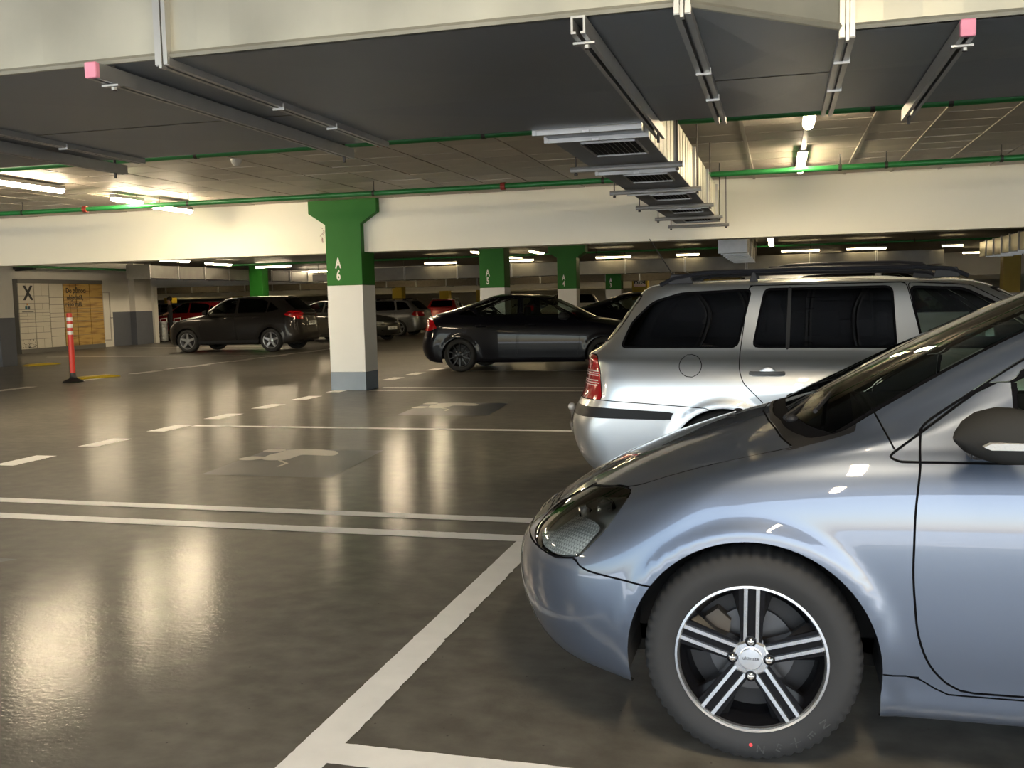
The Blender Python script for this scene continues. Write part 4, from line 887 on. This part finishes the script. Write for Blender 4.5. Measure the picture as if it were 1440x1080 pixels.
for i in range(len(xs)-1):
    x0,x1=xs[i],xs[i+1]; a,c=yf(x0),yf(x1)
    for k,(u,v) in enumerate((((a,c),(4.785,4.785)),((4.785,4.785),(5.755,5.755)))):      # two folded sheets per section
        b=MB(); dz=-.003*((i+k)%2); mx=(x0+x1)/2; my=(u[0]+u[1]+v[0]+v[1])/4-oy
        vs=[(x0,u[0]-oy,dz),(x1,u[1]-oy,dz),(x1,v[1]-oy,dz),(x0,v[0]-oy,dz),(mx,my,dz-.012)]
        b.add(vs,[(0,4,1),(1,4,2),(2,4,3),(3,4,0)]); b.f=[f[::1] for f in b.f]; b.build('duct_bottom_sheet',galv_shade,dt)
    b=MB(); n=max(1,int(round(math.hypot(x1-x0,c-a)/.30)))
    for k in range(n):      # front sheets with shallow beads between them
        t0,t1=k/n,(k+1)/n; p0=(x0+(x1-x0)*t0,a+(c-a)*t0-oy); p1=(x0+(x1-x0)*t1,a+(c-a)*t1-oy); pm_=((p0[0]+p1[0])/2,(p0[1]+p1[1])/2-.004)
        b.add([(*p0,0),(*pm_,0),(*p1,0),(*p0,.60),(*pm_,.60),(*p1,.60)],[(0,1,4,3),(1,2,5,4)])
    b.build('duct_front_sheet',galv,dt)
    b=MB(); b.tube([(x0,a-oy-.004,.012),(x1,c-oy-.004,.012)],.014,6); b.build('duct_edge_fold',galv,dt)
b=MB(); b.box(-9,9,5.745-oy,5.755-oy,0,.6); b.box(-9,9,4.08-oy,5.75-oy,.59,.6); b.build('duct_back_sheet',galv,dt)
for x,near in ((-4.17,3.53),(-2.40,3.53),(-.33,3.53),(.245,4.07)):     # bolted flanges round the duct
    b=MB(); y0=near-oy-.02; 
    for s in (-.019,.019):
        b.box(x+s-.011,x+s+.011,y0,5.80-oy,-.032,.0)
        b.box(x+s-.009,x+s+.009,y0-.010,y0+.03,-.03,.60)
    b.box(x-.006,x+.006,y0-.016,y0+.02,-.045,.60)
    f=b.build('duct_flange',steel,dt)
    for yy in (4.45,5.05):
        b=MB(); b.box(x-.03,x+.03,yy-oy-.005,yy-oy+.005,-.042,-.032); b.box(x+.026,x+.036,yy-oy-.008,yy-oy+.008,-.042,-.012); b.build('flange_clip',steel,f)
for x,y0,y1,cap in ((-4.42,3.2,5.95,False),(-2.68,3.44,5.90,True),(-.69,3.47,5.92,False),(.665,4.02,5.85,True)):  # channel rails carrying the duct
    b=MB(); channel(b,y0-oy,y1-oy,.052,.062,x=x,z=-.012); r=b.build('support_rail',steel,dt)
    if cap: b=MB(); b.box(x-.027,x+.027,y0-oy-.015,y0-oy+.015,-.074,-.010); b.build('pink_end_cap',pink,r,bevel=.006)
    b=MB(); b.tube([(x+.01,y0-oy+.12,-.10),(x+.01,y0-oy+.12,.62)],.009,6); b.build('threaded_rod',dark,r)
    b=MB(); b.box(x-.04,x+.04,y0-oy+.105,y0-oy+.135,-.084,-.076); b.lathe([(.012,0),(.012,.012)],6,(x+.01,y0-oy+.12,-.098),'z'); b.build('rod_washer',steel,r)
    b=MB(); b.tube([(x,y1-oy-.10,-.11),(x,y1-oy-.10,.62)],.009,6); b.build('threaded_rod',dark,r)
# branch duct towards the beam
bd=thing('branch_duct','slatted-grille branch duct on cross bars running towards the beam','duct',(-1.115,9.9,2.405)); oy2=9.9
b=MB(); b.box(-.305,.305,5.80-oy2,13.98-oy2,0,.395); b.build('duct_box',galv,bd)
b=MB(); b.box(-.303,.303,5.81-oy2,13.97-oy2,-.004,.0); b.build('duct_underside',galv_shade,bd)  # thin darker sheet carries the shade under the duct in its colour
b=MB(); 
for k in range(34):
    y=5.9+.24*k-oy2; b.box(.303,.309,y,y+.012,.0,.395); b.box(-.309,-.303,y,y+.012,.0,.395)
o=b.build('sheet_beads',galv,bd); o['kind']='stuff'
for y in (5.82,6.13,7.9,9.6,11.33,12.95):
    b=MB(); b.box(-.325,.325,y-oy2-.013,y-oy2+.013,-.030,.0); b.box(.305,.33,y-oy2-.02,y-oy2+.02,-.03,.402); b.box(-.33,-.305,y-oy2-.02,y-oy2+.02,-.03,.402); f=b.build('duct_flange',steel,bd)
    b=MB(); b.box(-.02,.02,y-oy2-.028,y-oy2-.018,-.032,-.018); b.build('flange_clip',mat('white clip',(.7,.7,.68),.4),f)
for y in (7.35,9.12,10.8,12.5,14.0):
    b=MB(); b.tube([(-.42,y-oy2,-.045),(.42,y-oy2,-.045)],.022,8); f=b.build('support_bar',steel,bd)
    for s in (-.38,.38):
        b=MB(); b.tube([(s,y-oy2,-.085),(s,y-oy2,ZC-2.405)],.006,5); b.lathe([(.014,-.088),(.014,-.07)],6,(s,y-oy2,0),'z'); b.build('threaded_rod',dark,f)
gm=mat('grille shadow',(.008,.008,.008),.8)
for y0,y1 in ((6.33,6.92),(8.14,8.66),(9.84,10.35),(11.6,12.05),(13.15,13.6)):
    b=MB(); b.box(-.135,.215,y0-oy2,y1-oy2,-.007,-.003); g=b.build('air_grille',gm,bd)
    b=MB()
    for (a,c,d_,e) in ((-.145,-.135,y0-.01,y1+.01),(.215,.225,y0-.01,y1+.01),(-.145,.225,y0-.01,y0),(-.145,.225,y1,y1+.01)): b.box(a,c,d_-oy2,e-oy2,-.018,-.002)
    b.build('grille_frame',steel,g)
    for k in range(9):
        x=-.12+.035*k; b=MB(); b.add([(x,y0-oy2,-.004),(x,y1-oy2,-.004),(x+.018,y1-oy2,-.018),(x+.018,y0-oy2,-.018)],[(0,1,2,3)]); b.add([(x+.002,y0-oy2,-.003),(x+.002,y1-oy2,-.003),(x+.020,y1-oy2,-.017),(x+.020,y0-oy2,-.017)],[(3,2,1,0)]); b.build('slat',steel,g)
def box_duct(name,label,x0,x1,y0,y1,z0,z1,axis,step,m=None):
    c=((x0+x1)/2,(y0+y1)/2,z0); t=thing(name,label,'duct',c); m=m or galv
    L0,L1=(x0,x1) if axis=='x' else (y0,y1); n=max(1,int((L1-L0)/step)); 
    for k in range(n):
        a=L0+(L1-L0)*k/n; e=L0+(L1-L0)*(k+1)/n; b=MB()
        if axis=='x': b.box(a-c[0],e-c[0]-.01,y0-c[1],y1-c[1],0,z1-z0)
        else: b.box(x0-c[0],x1-c[0],a-c[1],e-c[1]-.01,0,z1-z0)
        o=b.build('duct_section',m,t)
        b=MB()
        if axis=='x': b.box(a-c[0]-.03,a-c[0]+.03,y0-c[1]-.03,y1-c[1]+.03,-.03,z1-z0+.03)
        else: b.box(x0-c[0]-.03,x1-c[0]+.03,a-c[1]-.03,a-c[1]+.03,-.03,z1-z0+.03)
        b.build('duct_joint',steel,o)
        b=MB(); s=.35
        if axis=='x': b.tube([(a-c[0],y0-c[1]-.05,-.04),(a-c[0],y0-c[1]-.05,ZC-z0)],.01,4)
        else: b.tube([(x1-c[0]+.05,a-c[1],-.04),(x1-c[0]+.05,a-c[1],ZC-z0)],.01,4)
        b.build('hanger_rod',dark,o)
    return t
box_duct('cross_duct','long weathered metal duct crossing behind column A 4',-15.5,5.05,34.0,35.0,2.2,2.66,'x',1.9,mat('weathered duct',(.13,.125,.11),.45,.5,noise=(2.5,.45,.12)))
box_duct('cross_duct','dark far cross duct behind the yellow columns',-40,0,46,47,2.12,2.5,'x',1.6,mat('brown weathered duct',(.10,.085,.062),.6,.3,noise=(8,.4)))
box_duct('wall_duct','metal duct starting at the locker wall and running away',-22.1,-21.2,29.6,43.1,2.42,2.86,'y',1.6,mat('weathered duct',(.26,.25,.22),.45,.5,noise=(2.5,.45,.12)))
box_duct('branch_duct','short hung duct in line with the branch duct, behind the estate roof',-1.42,-.80,24,33,2.40,2.79,'y',1.1)
box_duct('branch_duct','hung duct on cross bars above the estate windscreen',5.9,6.6,19.5,33,2.35,2.8,'y',1.0)
# ------------------------------------------------------------------ floor paint
lw=line_mat('white floor paint',(.84,.84,.82)); lo=line_mat('old white floor paint',(.40,.38,.33),.5)
def strip(name,x0,x1,y0,y1,m,rag=.003,z=.003):
    """painted band with slightly ragged long edges"""
    b=MB(); L=max(x1-x0,y1-y0); n=max(2,int(L/.022)); 
    vs=[]; 
    for k in range(n+1):
        t=k/n; j=rag*(rng.rand()-.5)*(4 if rng.rand()<.05 else 1)
        if x1-x0>=y1-y0: vs+=[(x0+(x1-x0)*t,y0+j*.6,z),(x0+(x1-x0)*t,y1+j,z)]
        else: vs+=[(x0+j*.5,y0+(y1-y0)*t,z),(x1+j,y0+(y1-y0)*t,z)]
    fs=[(2*k,2*k+2,2*k+3,2*k+1) if x1-x0>=y1-y0 else (2*k,2*k+1,2*k+3,2*k+2) for k in range(n)]
    b.add(vs,fs); o=b.build(name,m,floor)
    bm_x=min(v[0] for v in vs); return o
strip('bay_line',-13,4.5,5.80,5.93,lw); strip('bay_line',-13,4.5,5.34,5.48,lw)
strip('bay_end_line',-1.475,-1.335,-4,5.34,lw,.006,.0025); strip('bay_line',-1.34,4.5,2.60,2.735,lw,.004)
strip('bay_line',-6.65,3,9.90,10.02,lw); strip('bay_line',-6.3,3,14.22,14.36,lo); strip('bay_line',-6.3,3,18.2,18.32,lo); strip('bay_line',-6.3,3,14.75,14.86,lo); strip('bay_line',-6.3,3,22.3,22.42,lo)
for k in range(-6,22):
    y=7.19+1.128*k
    if abs(y-14.6)<.5: continue
    strip('lane_dash',-6.92,-6.69,y,y+.56,lw if y<14 else lo,.01)
for k in range(8): strip('lane_dash',-13.35,-13.1,12+1.9*k,12.9+1.9*k,lo,.01)
strip('bay_line',-21,-13.4,24.1,24.22,lo); strip('bay_line',-22,-13.4,29.2,29.32,lo); strip('bay_end_line',-13.4,-13.25,19,30,lo)
# family-bay emblem: dark blue-grey patch with a white pictogram
em=mat('emblem grey paint',(.036,.040,.054),.35,spec=.2,noise=(6,.15)); ew=mat('emblem white paint',(.50,.48,.44),.4,noise=(8,.12))
def emblem(dy,part=False,dx=0.):
    P=[(-4.66,7.05),(-3.69,7.05),(-3.49,7.07),(-3.62,8.46),(-4.14,8.44),(-4.78,8.40)]
    b=MB(); b.add([(x+dx,y+dy,.0025) for x,y in P],[tuple(range(len(P)))]); e=b.build('bay_emblem',em,floor); e['label']='dark patch painted on the floor with a pale pictogram'
    def shape(pts,r):
        q=round_poly(pts,r,4); b=MB(); b.add([(x+dx,y+dy,.0045) for x,y in q],[tuple(range(len(q)))]); o=b.build('pictogram_piece',ew,e); 
        me=o.data
        if me.polygons[0].normal.z<0: me.flip_normals()
    shape([(-4.78,7.80),(-4.74,7.97),(-4.59,7.96),(-4.54,7.88),(-4.60,7.76),(-4.70,7.75)],.06)
    shape([(-4.57,7.88),(-4.60,8.08),(-4.56,8.22),(-4.58,8.36),(-4.46,8.42),(-4.29,8.44),(-4.06,8.36),(-3.96,8.22),(-3.96,8.09),(-4.05,8.09),(-4.29,8.11),(-4.29,7.82),(-4.43,7.77),(-4.52,7.80)],.05)
    shape([(-4.79,8.25),(-4.77,8.41),(-4.65,8.44),(-4.56,8.33),(-4.61,8.21)],.05)
    shape([(-4.33,7.80),(-4.18,7.66),(-4.17,7.48),(-4.20,7.48),(-4.215,7.65),(-4.36,7.79)],.01)
emblem(0); emblem(4.13,dx=.08); 
b=MB(); b.add([(-6.0,4.15,.0025),(-4.35,4.15,.0025),(-4.15,4.45,.0025),(-6.0,4.50,.0025)],[(0,1,2,3)]); o=b.build('bay_emblem',em,floor)
# ------------------------------------------------------------------ parcel lockers
def lockers():
    t=thing('parcel_locker','wall of white parcel lockers with a big black letter and a wooden-shelf poster','locker',(-23.5,28,0))
    fr=mat('locker frame grey',(.16,.155,.14),.5,.3); dm=mat('locker door cream',(.62,.58,.49),.5,noise=(3,.04)); 
    wood=mat('poster wood yellow',(.48,.29,.07),.5); tt=wood.node_tree; 
    wv=tt.nodes.new('ShaderNodeTexNoise'); wv.inputs['Scale'].default_value=2.2; mp=tt.nodes.new('ShaderNodeMapping'); mp.inputs['Scale'].default_value=(1,.5,5); tc=tt.nodes.new('ShaderNodeTexCoord'); cr=tt.nodes.new('ShaderNodeValToRGB'); cr.color_ramp.elements[0].position=.36; cr.color_ramp.elements[0].color=(.30,.17,.05,1); cr.color_ramp.elements[1].position=.52; cr.color_ramp.elements[1].color=(.52,.34,.10,1)
    tt.links.new(tc.outputs['Object'],mp.inputs[0]); tt.links.new(mp.outputs[0],wv.inputs['Vector']); tt.links.new(wv.outputs[0],cr.inputs[0]); tt.links.new(cr.outputs[0],tt.nodes['Principled BSDF'].inputs['Base Color'])
    b=MB(); b.box(-.18,-.02,-2.05,2.0,0,2.40); b.build('cabinet',fr,t); b=MB(); b.box(-.02,.03,-2.05,2.0,2.27,2.40); b.build('top_band',fr,t); b=MB(); b.box(-.02,.02,-2.05,2.0,0,.14); b.build('plinth',fr,t)
    cols=[(-2.03,-1.37),(-1.34,-.69),(-.66,-.02),(.02,.62),(.64,1.30),(1.32,1.98)]
    hs=[.14,.50,.78,1.0,1.14,1.28,1.42,1.56,1.80,2.27]
    alt=[.14,.45,.66,.86,1.0,1.1,1.2,1.31,1.42,1.62,1.86,2.27]
    for i,(y0,y1) in enumerate(cols):
        H=alt if i in (0,1) else hs
        for k in range(len(H)-1):
            halves=((y0,(y0+y1)/2-.004),((y0+y1)/2+.004,y1)) if (i<2 and k%2==0) or (i==3) else ((y0,y1),)
            for (a,c) in halves:
                b=MB(); b.box(-.02,.012,a,c,H[k]+.006,H[k+1]-.006); b.build('locker_door',dm if i<3 else wood,t,bevel=.003)
    bk=mat('poster black',(.015,.014,.013),.5); rot=(math.pi/2,0,math.pi/2)
    text('locker_lettering','X',.62,(.016,-1.62,1.93),rot,bk,t,.002,.022,.85)
    for i,s in enumerate(('Do půlnoci','objednáš,','ráno máš.')): text('poster_lettering',s,.235,(.016,.62+(.0 if i==0 else -.06 if i==1 else -.12),2.03-.235*i),rot,bk,t,.002,.006,.92)
    b=MB(); b.box(.013,.016,-1.78,-1.68,1.42,1.52); b.build('locker_logo',mat('logo teal',(.02,.12,.16),.5),t); b=MB(); b.box(.013,.016,-1.66,-1.57,1.42,1.52); b.build('locker_logo',mat('logo navy',(.03,.05,.09),.5),t); b=MB(); b.box(.013,.016,-1.70,-1.64,1.56,1.62); b.build('locker_logo',mat('logo orange',(.6,.25,.04),.5),t)
    b=MB(); b.box(.013,.016,-1.92,-1.42,1.33,1.37); b.build('locker_logo',mat('logo grey bar',(.2,.19,.17),.5),t)
    b=MB()
    for k in range(46):
        y=-2.0+.6*rng.rand(); z=.17+.26*rng.rand()**1.6; b.box(.013,.016,y,y+.022,z,z+.022)
    o=b.build('locker_dots',bk,t); o['kind']='stuff'
lockers()
t=thing('white_door','narrow white door with a slim panel next to the locker poster','door',(-23.68,30.35,0)); b=MB(); b.box(0,.05,-.30,.32,0,2.2); b.build('door_leaf',white,t); b=MB(); b.box(.05,.06,-.22,-.17,.25,2.0); b.box(.05,.06,.16,.21,.25,2.0); b.box(.05,.06,-.22,.21,1.95,2.0); b.box(.05,.06,-.22,.21,.22,.27); b.build('door_moulding',mat('door shadow trim',(.45,.43,.39),.6),t); b=MB(); b.tube([(.06,.24,1.05),(.10,.24,1.05),(.10,.14,1.05)],.012,6); b.build('door_handle',dark,t)
t=thing('security_camera','small dark camera arm on the pier above the lockers','camera',(-18.72,20.62,2.44)); b=MB(); b.tube([(-.03,0,.03),(.12,.02,.02)],.025,8); b.build('camera_arm',dark,t); b=MB(); b.prism([(.05,-.05),(.62,-.015),(.62,.02),(.10,.05)],-.06,.06,'y'); b.build('camera_housing',dark,t,bevel=.01)
t=thing('hanging_sign','dark hanging sign box under the locker-side duct','sign',(-17.9,36.9,2.30)); b=MB(); b.box(-.75,.75,-.05,.05,0,.28); b.build('sign_box',blackm,t,bevel=.01)
for s in (-.5,.5):
    b=MB(); b.tube([(s,0,.28),(s,0,ZC-2.30)],.01,5); b.build('sign_hanger',dark,t)
# flexible red post and yellow floor bumps
t=thing('marker_post','flexible red marker post with white reflective bands on a black foot','post',(-13.15,15.80,0))
b=MB(); b.lathe([(.001,.02),(.19,.0),(.20,.012),(.17,.03),(.08,.07),(.055,.11),(.05,.18)],20,axis='z'); b.build('post_foot',blackm,t,True)
rp=mat('post red plastic',(.62,.045,.03),.4); b=MB(); b.lathe([(.050,.16),(.052,.6),(.050,1.30),(.046,1.325),(.001,1.33)],18,axis='z'); b.build('post_tube',rp,t,True)
wb_=mat('reflective white band',(.85,.85,.85),.35)
for z in (.95,1.08,1.21):
    b=MB(); b.lathe([(.0525,z-.035),(.0535,z-.033),(.0535,z+.033),(.0525,z+.035)],18,axis='z'); b.build('reflective_band',wb_,t,True)
yb=mat('yellow rubber',(.50,.36,.02),.55,noise=(10,.15))
for x,y,l in ((-13.35,16.75,'yellow rubber floor bump beside the red marker post'),(-18.1,20.65,'yellow rubber floor bump beside the white pier')):
    t=thing('floor_bump',l,'speed bump',(x,y,0),math.radians(68)); b=MB(); b.prism([(-.45,0),(.45,0),(.38,.035),(.25,.05),(-.25,.05),(-.38,.035)],-.12,.12,'y'); b.build('bump_block',yb,t,bevel=.01)
    for k in (-.2,0,.2):
        b=MB(); b.lathe([(.02,.051),(.001,.052)],8,(k,0,0),'z'); b.build('bump_bolt',blackm,t)
# two silver trolley bins by the jamb
def ribbed(x,y,l):
    t=thing('trolley_stack',l,'trolley',(x,y,0)); b=MB(); prof=[(.001,.0)]
    for k in range(12): prof+=[(.17,.06+.06*k),(.155,.075+.06*k),(.155,.105+.06*k),(.17,.115+.06*k)]
    prof+=[(.17,.82),(.001,.83)]; b.lathe(prof,14,axis='z'); b.build('ribbed_stack',mat('trolley silver',(.55,.56,.58),.3,.8),t); b=MB(); b.tube([(-.15,.02,.80),(-.15,.02,.92),(.15,.02,.95),(.15,.02,.82)],.02,6); b.build('handle_bar',mat('handle white',(.75,.75,.75),.4),t)
ribbed(-23.85,34.0,'silver ribbed trolley stack nearest the door jamb'); ribbed(-23.42,34.3,'silver ribbed trolley stack beside the dark vehicle nose')
# ------------------------------------------------------------------ cars in place
hero_car()
silver=paint('silver metallic paint',(.40,.415,.43),.75,.32); blackp=paint('black car paint',(.004,.004,.007),.0,.3,.3,.08); brownp=paint('brown grey metallic paint',(.018,.016,.015),.3,.35,.3,.15)
greyp=paint('grey metallic paint',(.20,.205,.21),.6,.3); redp=paint('red car paint',(.32,.012,.014),.2,.3); whitep=paint('pale car paint',(.55,.53,.48),.2,.35); bluep=paint('dark blue car paint',(.02,.03,.06),.4,.3)
w_five=wheel_set('five',.335,.235,.21,48); w_ten=wheel_set('ten',.318,.21,.20,48); w_dark=wheel_set('dark',.325,.235,.21,48)
dk_gl=glass('privacy glass',(.012,.012,.013)); fgl=glass('clear side glass',(.62,.72,.70))
# silver estate
oc,po=std_car('octavia','silver estate car with black roof rails and tow ball, behind the blue-grey car',(2.15,7.31,0),math.pi,silver,w_ten,(36,90,32,6,5),dk_gl,fgl,rails=mat('rail anthracite',(.012,.013,.018),.45,spec=.2))
b=MB(); b.sphere((3.70,-.0,.565),.030,14,10); b.build('tow_ball',mat('tow ball grey',(.52,.50,.47),.45,.3),oc,True)
b=MB(); b.tube([(3.70,0,.55),(3.70,0,.44),(3.685,0,.385),(3.64,0,.345),(3.50,0,.31),(3.30,0,.30)],.021,10); b.build('tow_bar',mat('tow bar worn',(.22,.19,.17),.6,.3),oc,True)
b=MB(); b.tube([(2.88,.0,1.49),(2.99,0,1.66),(3.09,0,1.82)],[.006,.004,.003],6); b.build('roof_aerial',m_trim(),oc)
b=MB(); b.sphere((2.88,0,1.488),.03,10,6,(1.6,1,.7)); b.build('aerial_foot',m_trim(),oc,True)
P,N,fs=po['_faces']['tail_light']          # pale bars across the tail lamps
wl_=mat('tail lamp white bar',(.75,.62,.60),.2)
for k,z in enumerate((.800,.816,.832,.866,.880,.894)):
    g=side([(3.345,z-.003),(3.345,z+.003),(3.9,z+.003),(3.9,z-.003)],.5,0)
    P1,N1,F1=precut(P,N,fs,((3.30,z),(3.9,z)),.6); P2,N2,F2=cut(P1,N1,F1,g(P1)); F2=[f for f in F2 if g(P2[list(f)].mean(0)[None])[0]<0]
    if F2:
        for i,o in enumerate(po['tail_light']): link('lamp_bar',skin_mesh('lamp_bar',P2+N2*.002,N2,F2,wl_,1 if i==0 else -1),o)
# black hatchback
mo,pmn=std_car('mondeo','glossy black hatchback with black multi-spoke wheels parked behind column A 6',(-3.20,18.98,0),math.pi,blackp,w_dark,(28,64,28,5,5),GL(),GL())
# dark brown-grey SUV
su,ps=std_car('suv','dark brown-grey sports utility vehicle with silver five-spoke wheels by the lockers',(-17.35,26.75,0),math.radians(2),brownp,w_five,(24,56,26,5,5),dk_gl,GL(),plate_rear='5A8 2047'); su.scale=(1.04,1.04,1.04)
# tall grey car behind the estate
gs,pg=std_car('suv','grey high-roofed car whose roof shows above the silver estate',(2.55,11.6,0),math.pi,paint('mid grey paint',(.30,.31,.32),.6,.3),w_five,(20,44,20,4,4),dk_gl,GL(),rails=mat('rail anthracite',(0,0,0))); gs.scale=(1,1,1.045)
# grey estate and dark car behind the column
we,pw=std_car('wagon','grey metallic estate car between column A 6 and the black hatchback',(-17.55,37.6,0),0,greyp,w_five,(22,48,24,4,4),dk_gl,GL(),rails=mat('rail anthracite',(0,0,0)))
dc,pd=std_car('mondeo','dark car with its headlamp and plate showing beside column A 6',(-14.3,32.8,0),math.radians(163),paint('dark olive grey paint',(.035,.036,.034),.5,.3),w_five,(18,40,20,4,4),GL(),GL(),plate_front='3S2 7150')
def far_car(src,label,loc,rz,pm,old):
    c=copy_tree(src); c.location=loc; c.rotation_euler=(0,0,rz); c['label']=label; c['group']='cars parked in the far hall'; c.scale=(1,1,1)
    def rec(o):
        if o.type=='MESH' and o.material_slots and o.material_slots[0].material==old:
            o.material_slots[0].link='OBJECT'; o.material_slots[0].material=pm
        for ch in o.children: rec(ch)
    rec(c); return c
H=math.pi/2
FC=[(su,brownp,'red car behind the nose of the dark sports utility vehicle',(-26.3,37.8,0),math.radians(2),redp),
 (we,greyp,'pale car just inside the opening by the lockers',(-32.8,40.5,0),.1,whitep),
 (mo,blackp,'black car beyond the black hatchback, near column A 3',(-1.35,23.9,0),math.pi,blackp),
 (su,brownp,'pale sports utility vehicle with red tail lamp beside column A 4',(-9.2,41.5,0),math.radians(-62),whitep),
 (we,greyp,'red car in the far row above the grey estate',(-17.3,50.5,0),math.radians(-80),redp),
 (we,greyp,'pale estate in the far row behind the black hatchback roof',(-14.6,50.5,0),math.radians(-80),whitep),
 (mo,blackp,'dark car in the far row behind the black hatchback roof',(-12.0,50.5,0),math.radians(-80),bluep),
 (mo,blackp,'dark car in the far row behind column A 5',(-20.0,50.5,0),math.radians(-80),bluep),
 (su,brownp,'red sports utility vehicle far behind the dark vehicle roof',(-33,52,0),0,redp),
 (we,greyp,'white car far behind the dark vehicle roof',(-27.5,56,0),.0,whitep),
 (mo,blackp,'black car far behind the dark vehicle tail',(-25,44.5,0),.1,blackp),
 (we,greyp,'red car far behind the estate windscreen',(4.2,37.5,0),H,redp),
 (su,brownp,'dark sports utility vehicle in the far hall behind the person',(-34,46.5,0),.1,bluep),
]
for src,old,l,loc,rz,pm in FC: far_car(src,l,loc,rz,pm,old)
# ------------------------------------------------------------------ person by the opening
def person(x,y,rz):
    t=thing('person','person in a black top standing beyond the dark vehicle nose','person',(x,y,0),rz)
    V=[(0,0,.95),(0,.0,1.15),(0,.01,1.38),(0,.01,1.50),(0,-.01,1.60),(0,-.015,1.72),
       (.10,0,.90),(.11,-.01,.50),(.11,.02,.08),(.11,-.10,.04),(-.10,0,.90),(-.11,.03,.50),(-.11,.06,.08),(-.11,-.06,.04),
       (.19,.01,1.42),(.25,-.02,1.15),(.20,-.25,1.08),(.17,-.34,1.07),(-.19,.01,1.42),(-.26,.0,1.15),(-.22,-.22,1.06),(-.19,-.31,1.05)]
    E=[(0,1),(1,2),(2,3),(3,4),(4,5),(0,6),(6,7),(7,8),(8,9),(0,10),(10,11),(11,12),(12,13),(2,14),(14,15),(15,16),(16,17),(2,18),(18,19),(19,20),(20,21)]
    R=[.15,.145,.15,.055,.085,.075,.10,.065,.045,.035,.10,.065,.045,.035,.06,.045,.034,.03,.06,.045,.034,.03]
    me=D.meshes.new('body'); me.from_pydata(V,E,[]); o=link('body',me,t)
    sk=o.modifiers.new('skin','SKIN'); 
    for i,v in enumerate(me.skin_vertices[0].data):
        v.radius=(R[i],R[i]*(.75 if i<3 else 1)); v.use_root=(i==0)
    sb=o.modifiers.new('sub','SUBSURF'); sb.levels=2; sb.render_levels=2; sk.use_smooth_shade=True
    m=D.materials.new('person clothes and skin'); m.use_nodes=True; n=m.node_tree; p=n.nodes['Principled BSDF']; tc=n.nodes.new('ShaderNodeTexCoord'); sx=n.nodes.new('ShaderNodeSeparateXYZ'); cr=n.nodes.new('ShaderNodeValToRGB'); mr=n.nodes.new('ShaderNodeMapRange'); mr.inputs[2].default_value=2.0
    n.links.new(tc.outputs['Object'],sx.inputs[0]); n.links.new(sx.outputs[2],mr.inputs[0]); n.links.new(mr.outputs[0],cr.inputs[0]); n.links.new(cr.outputs[0],p.inputs['Base Color'])
    cr.color_ramp.interpolation='CONSTANT'; cr.color_ramp.elements[0].color=(.012,.012,.014,1); e=cr.color_ramp.elements[1]; e.position=.745; e.color=(.42,.24,.16,1)
    p.inputs['Roughness'].default_value=.8; me.materials.append(m)
    b=MB(); b.sphere((0,.02,1.73),.105,14,10,(.85,1,1.0)); b.v=[v for v in b.v]; b.build('hair',mat('dark hair',(.02,.014,.01),.7),t,True)
    sk_m=mat('skin tone',(.42,.24,.16),.6)
    for s in (1,-1):            # bare forearms with hands
        b=MB(); b.tube([(s*.25,-.02,1.16),(s*.225,-.14,1.11),(s*.20,-.25,1.08)],[.05,.043,.032],10); fo=b.build('forearm',sk_m,t,True)
        b=MB(); b.sphere((s*.185,-.30,1.07),.045,10,8,(.8,1.1,.45)); b.build('palm',sk_m,fo,True)
        for k in range(4):
            b=MB(); L=(.065,.075,.07,.055)[k]; xx=s*(.155+.02*k); b.tube([(xx,-.335,1.07),(xx,-.335-L*.6,1.06),(xx,-.335-L*.9,1.035)],[.009,.008,.007],6); b.build('finger',sk_m,fo,True)
        b=MB(); b.tube([(s*.15,-.29,1.075),(s*.125,-.325,1.07),(s*.125,-.35,1.06)],[.010,.009,.008],6); b.build('thumb',sk_m,fo,True)
    b=MB(); b.tube([(0,-.10,1.665),(0,-.125,1.645),(0,-.10,1.635)],[.010,.014,.010],6); b.build('nose',sk_m,t,True)
    for s in (1,-1):
        b=MB(); b.sphere((s*.033,-.085,1.675),.012,8,6); b.build('eye',mat('eye white',(.6,.6,.6),.3),t,True); b=MB(); b.sphere((s*.088,.0,1.66),.022,8,6,(.4,.8,1.3)); b.build('ear',sk_m,t,True)
    b=MB(); b.tube([(-.025,-.098,1.605),(0,-.105,1.602),(.025,-.098,1.605)],.006,5); b.build('mouth',mat('lip tone',(.32,.13,.11),.5),t,True)
person(-24.15,34.9,math.radians(-60))
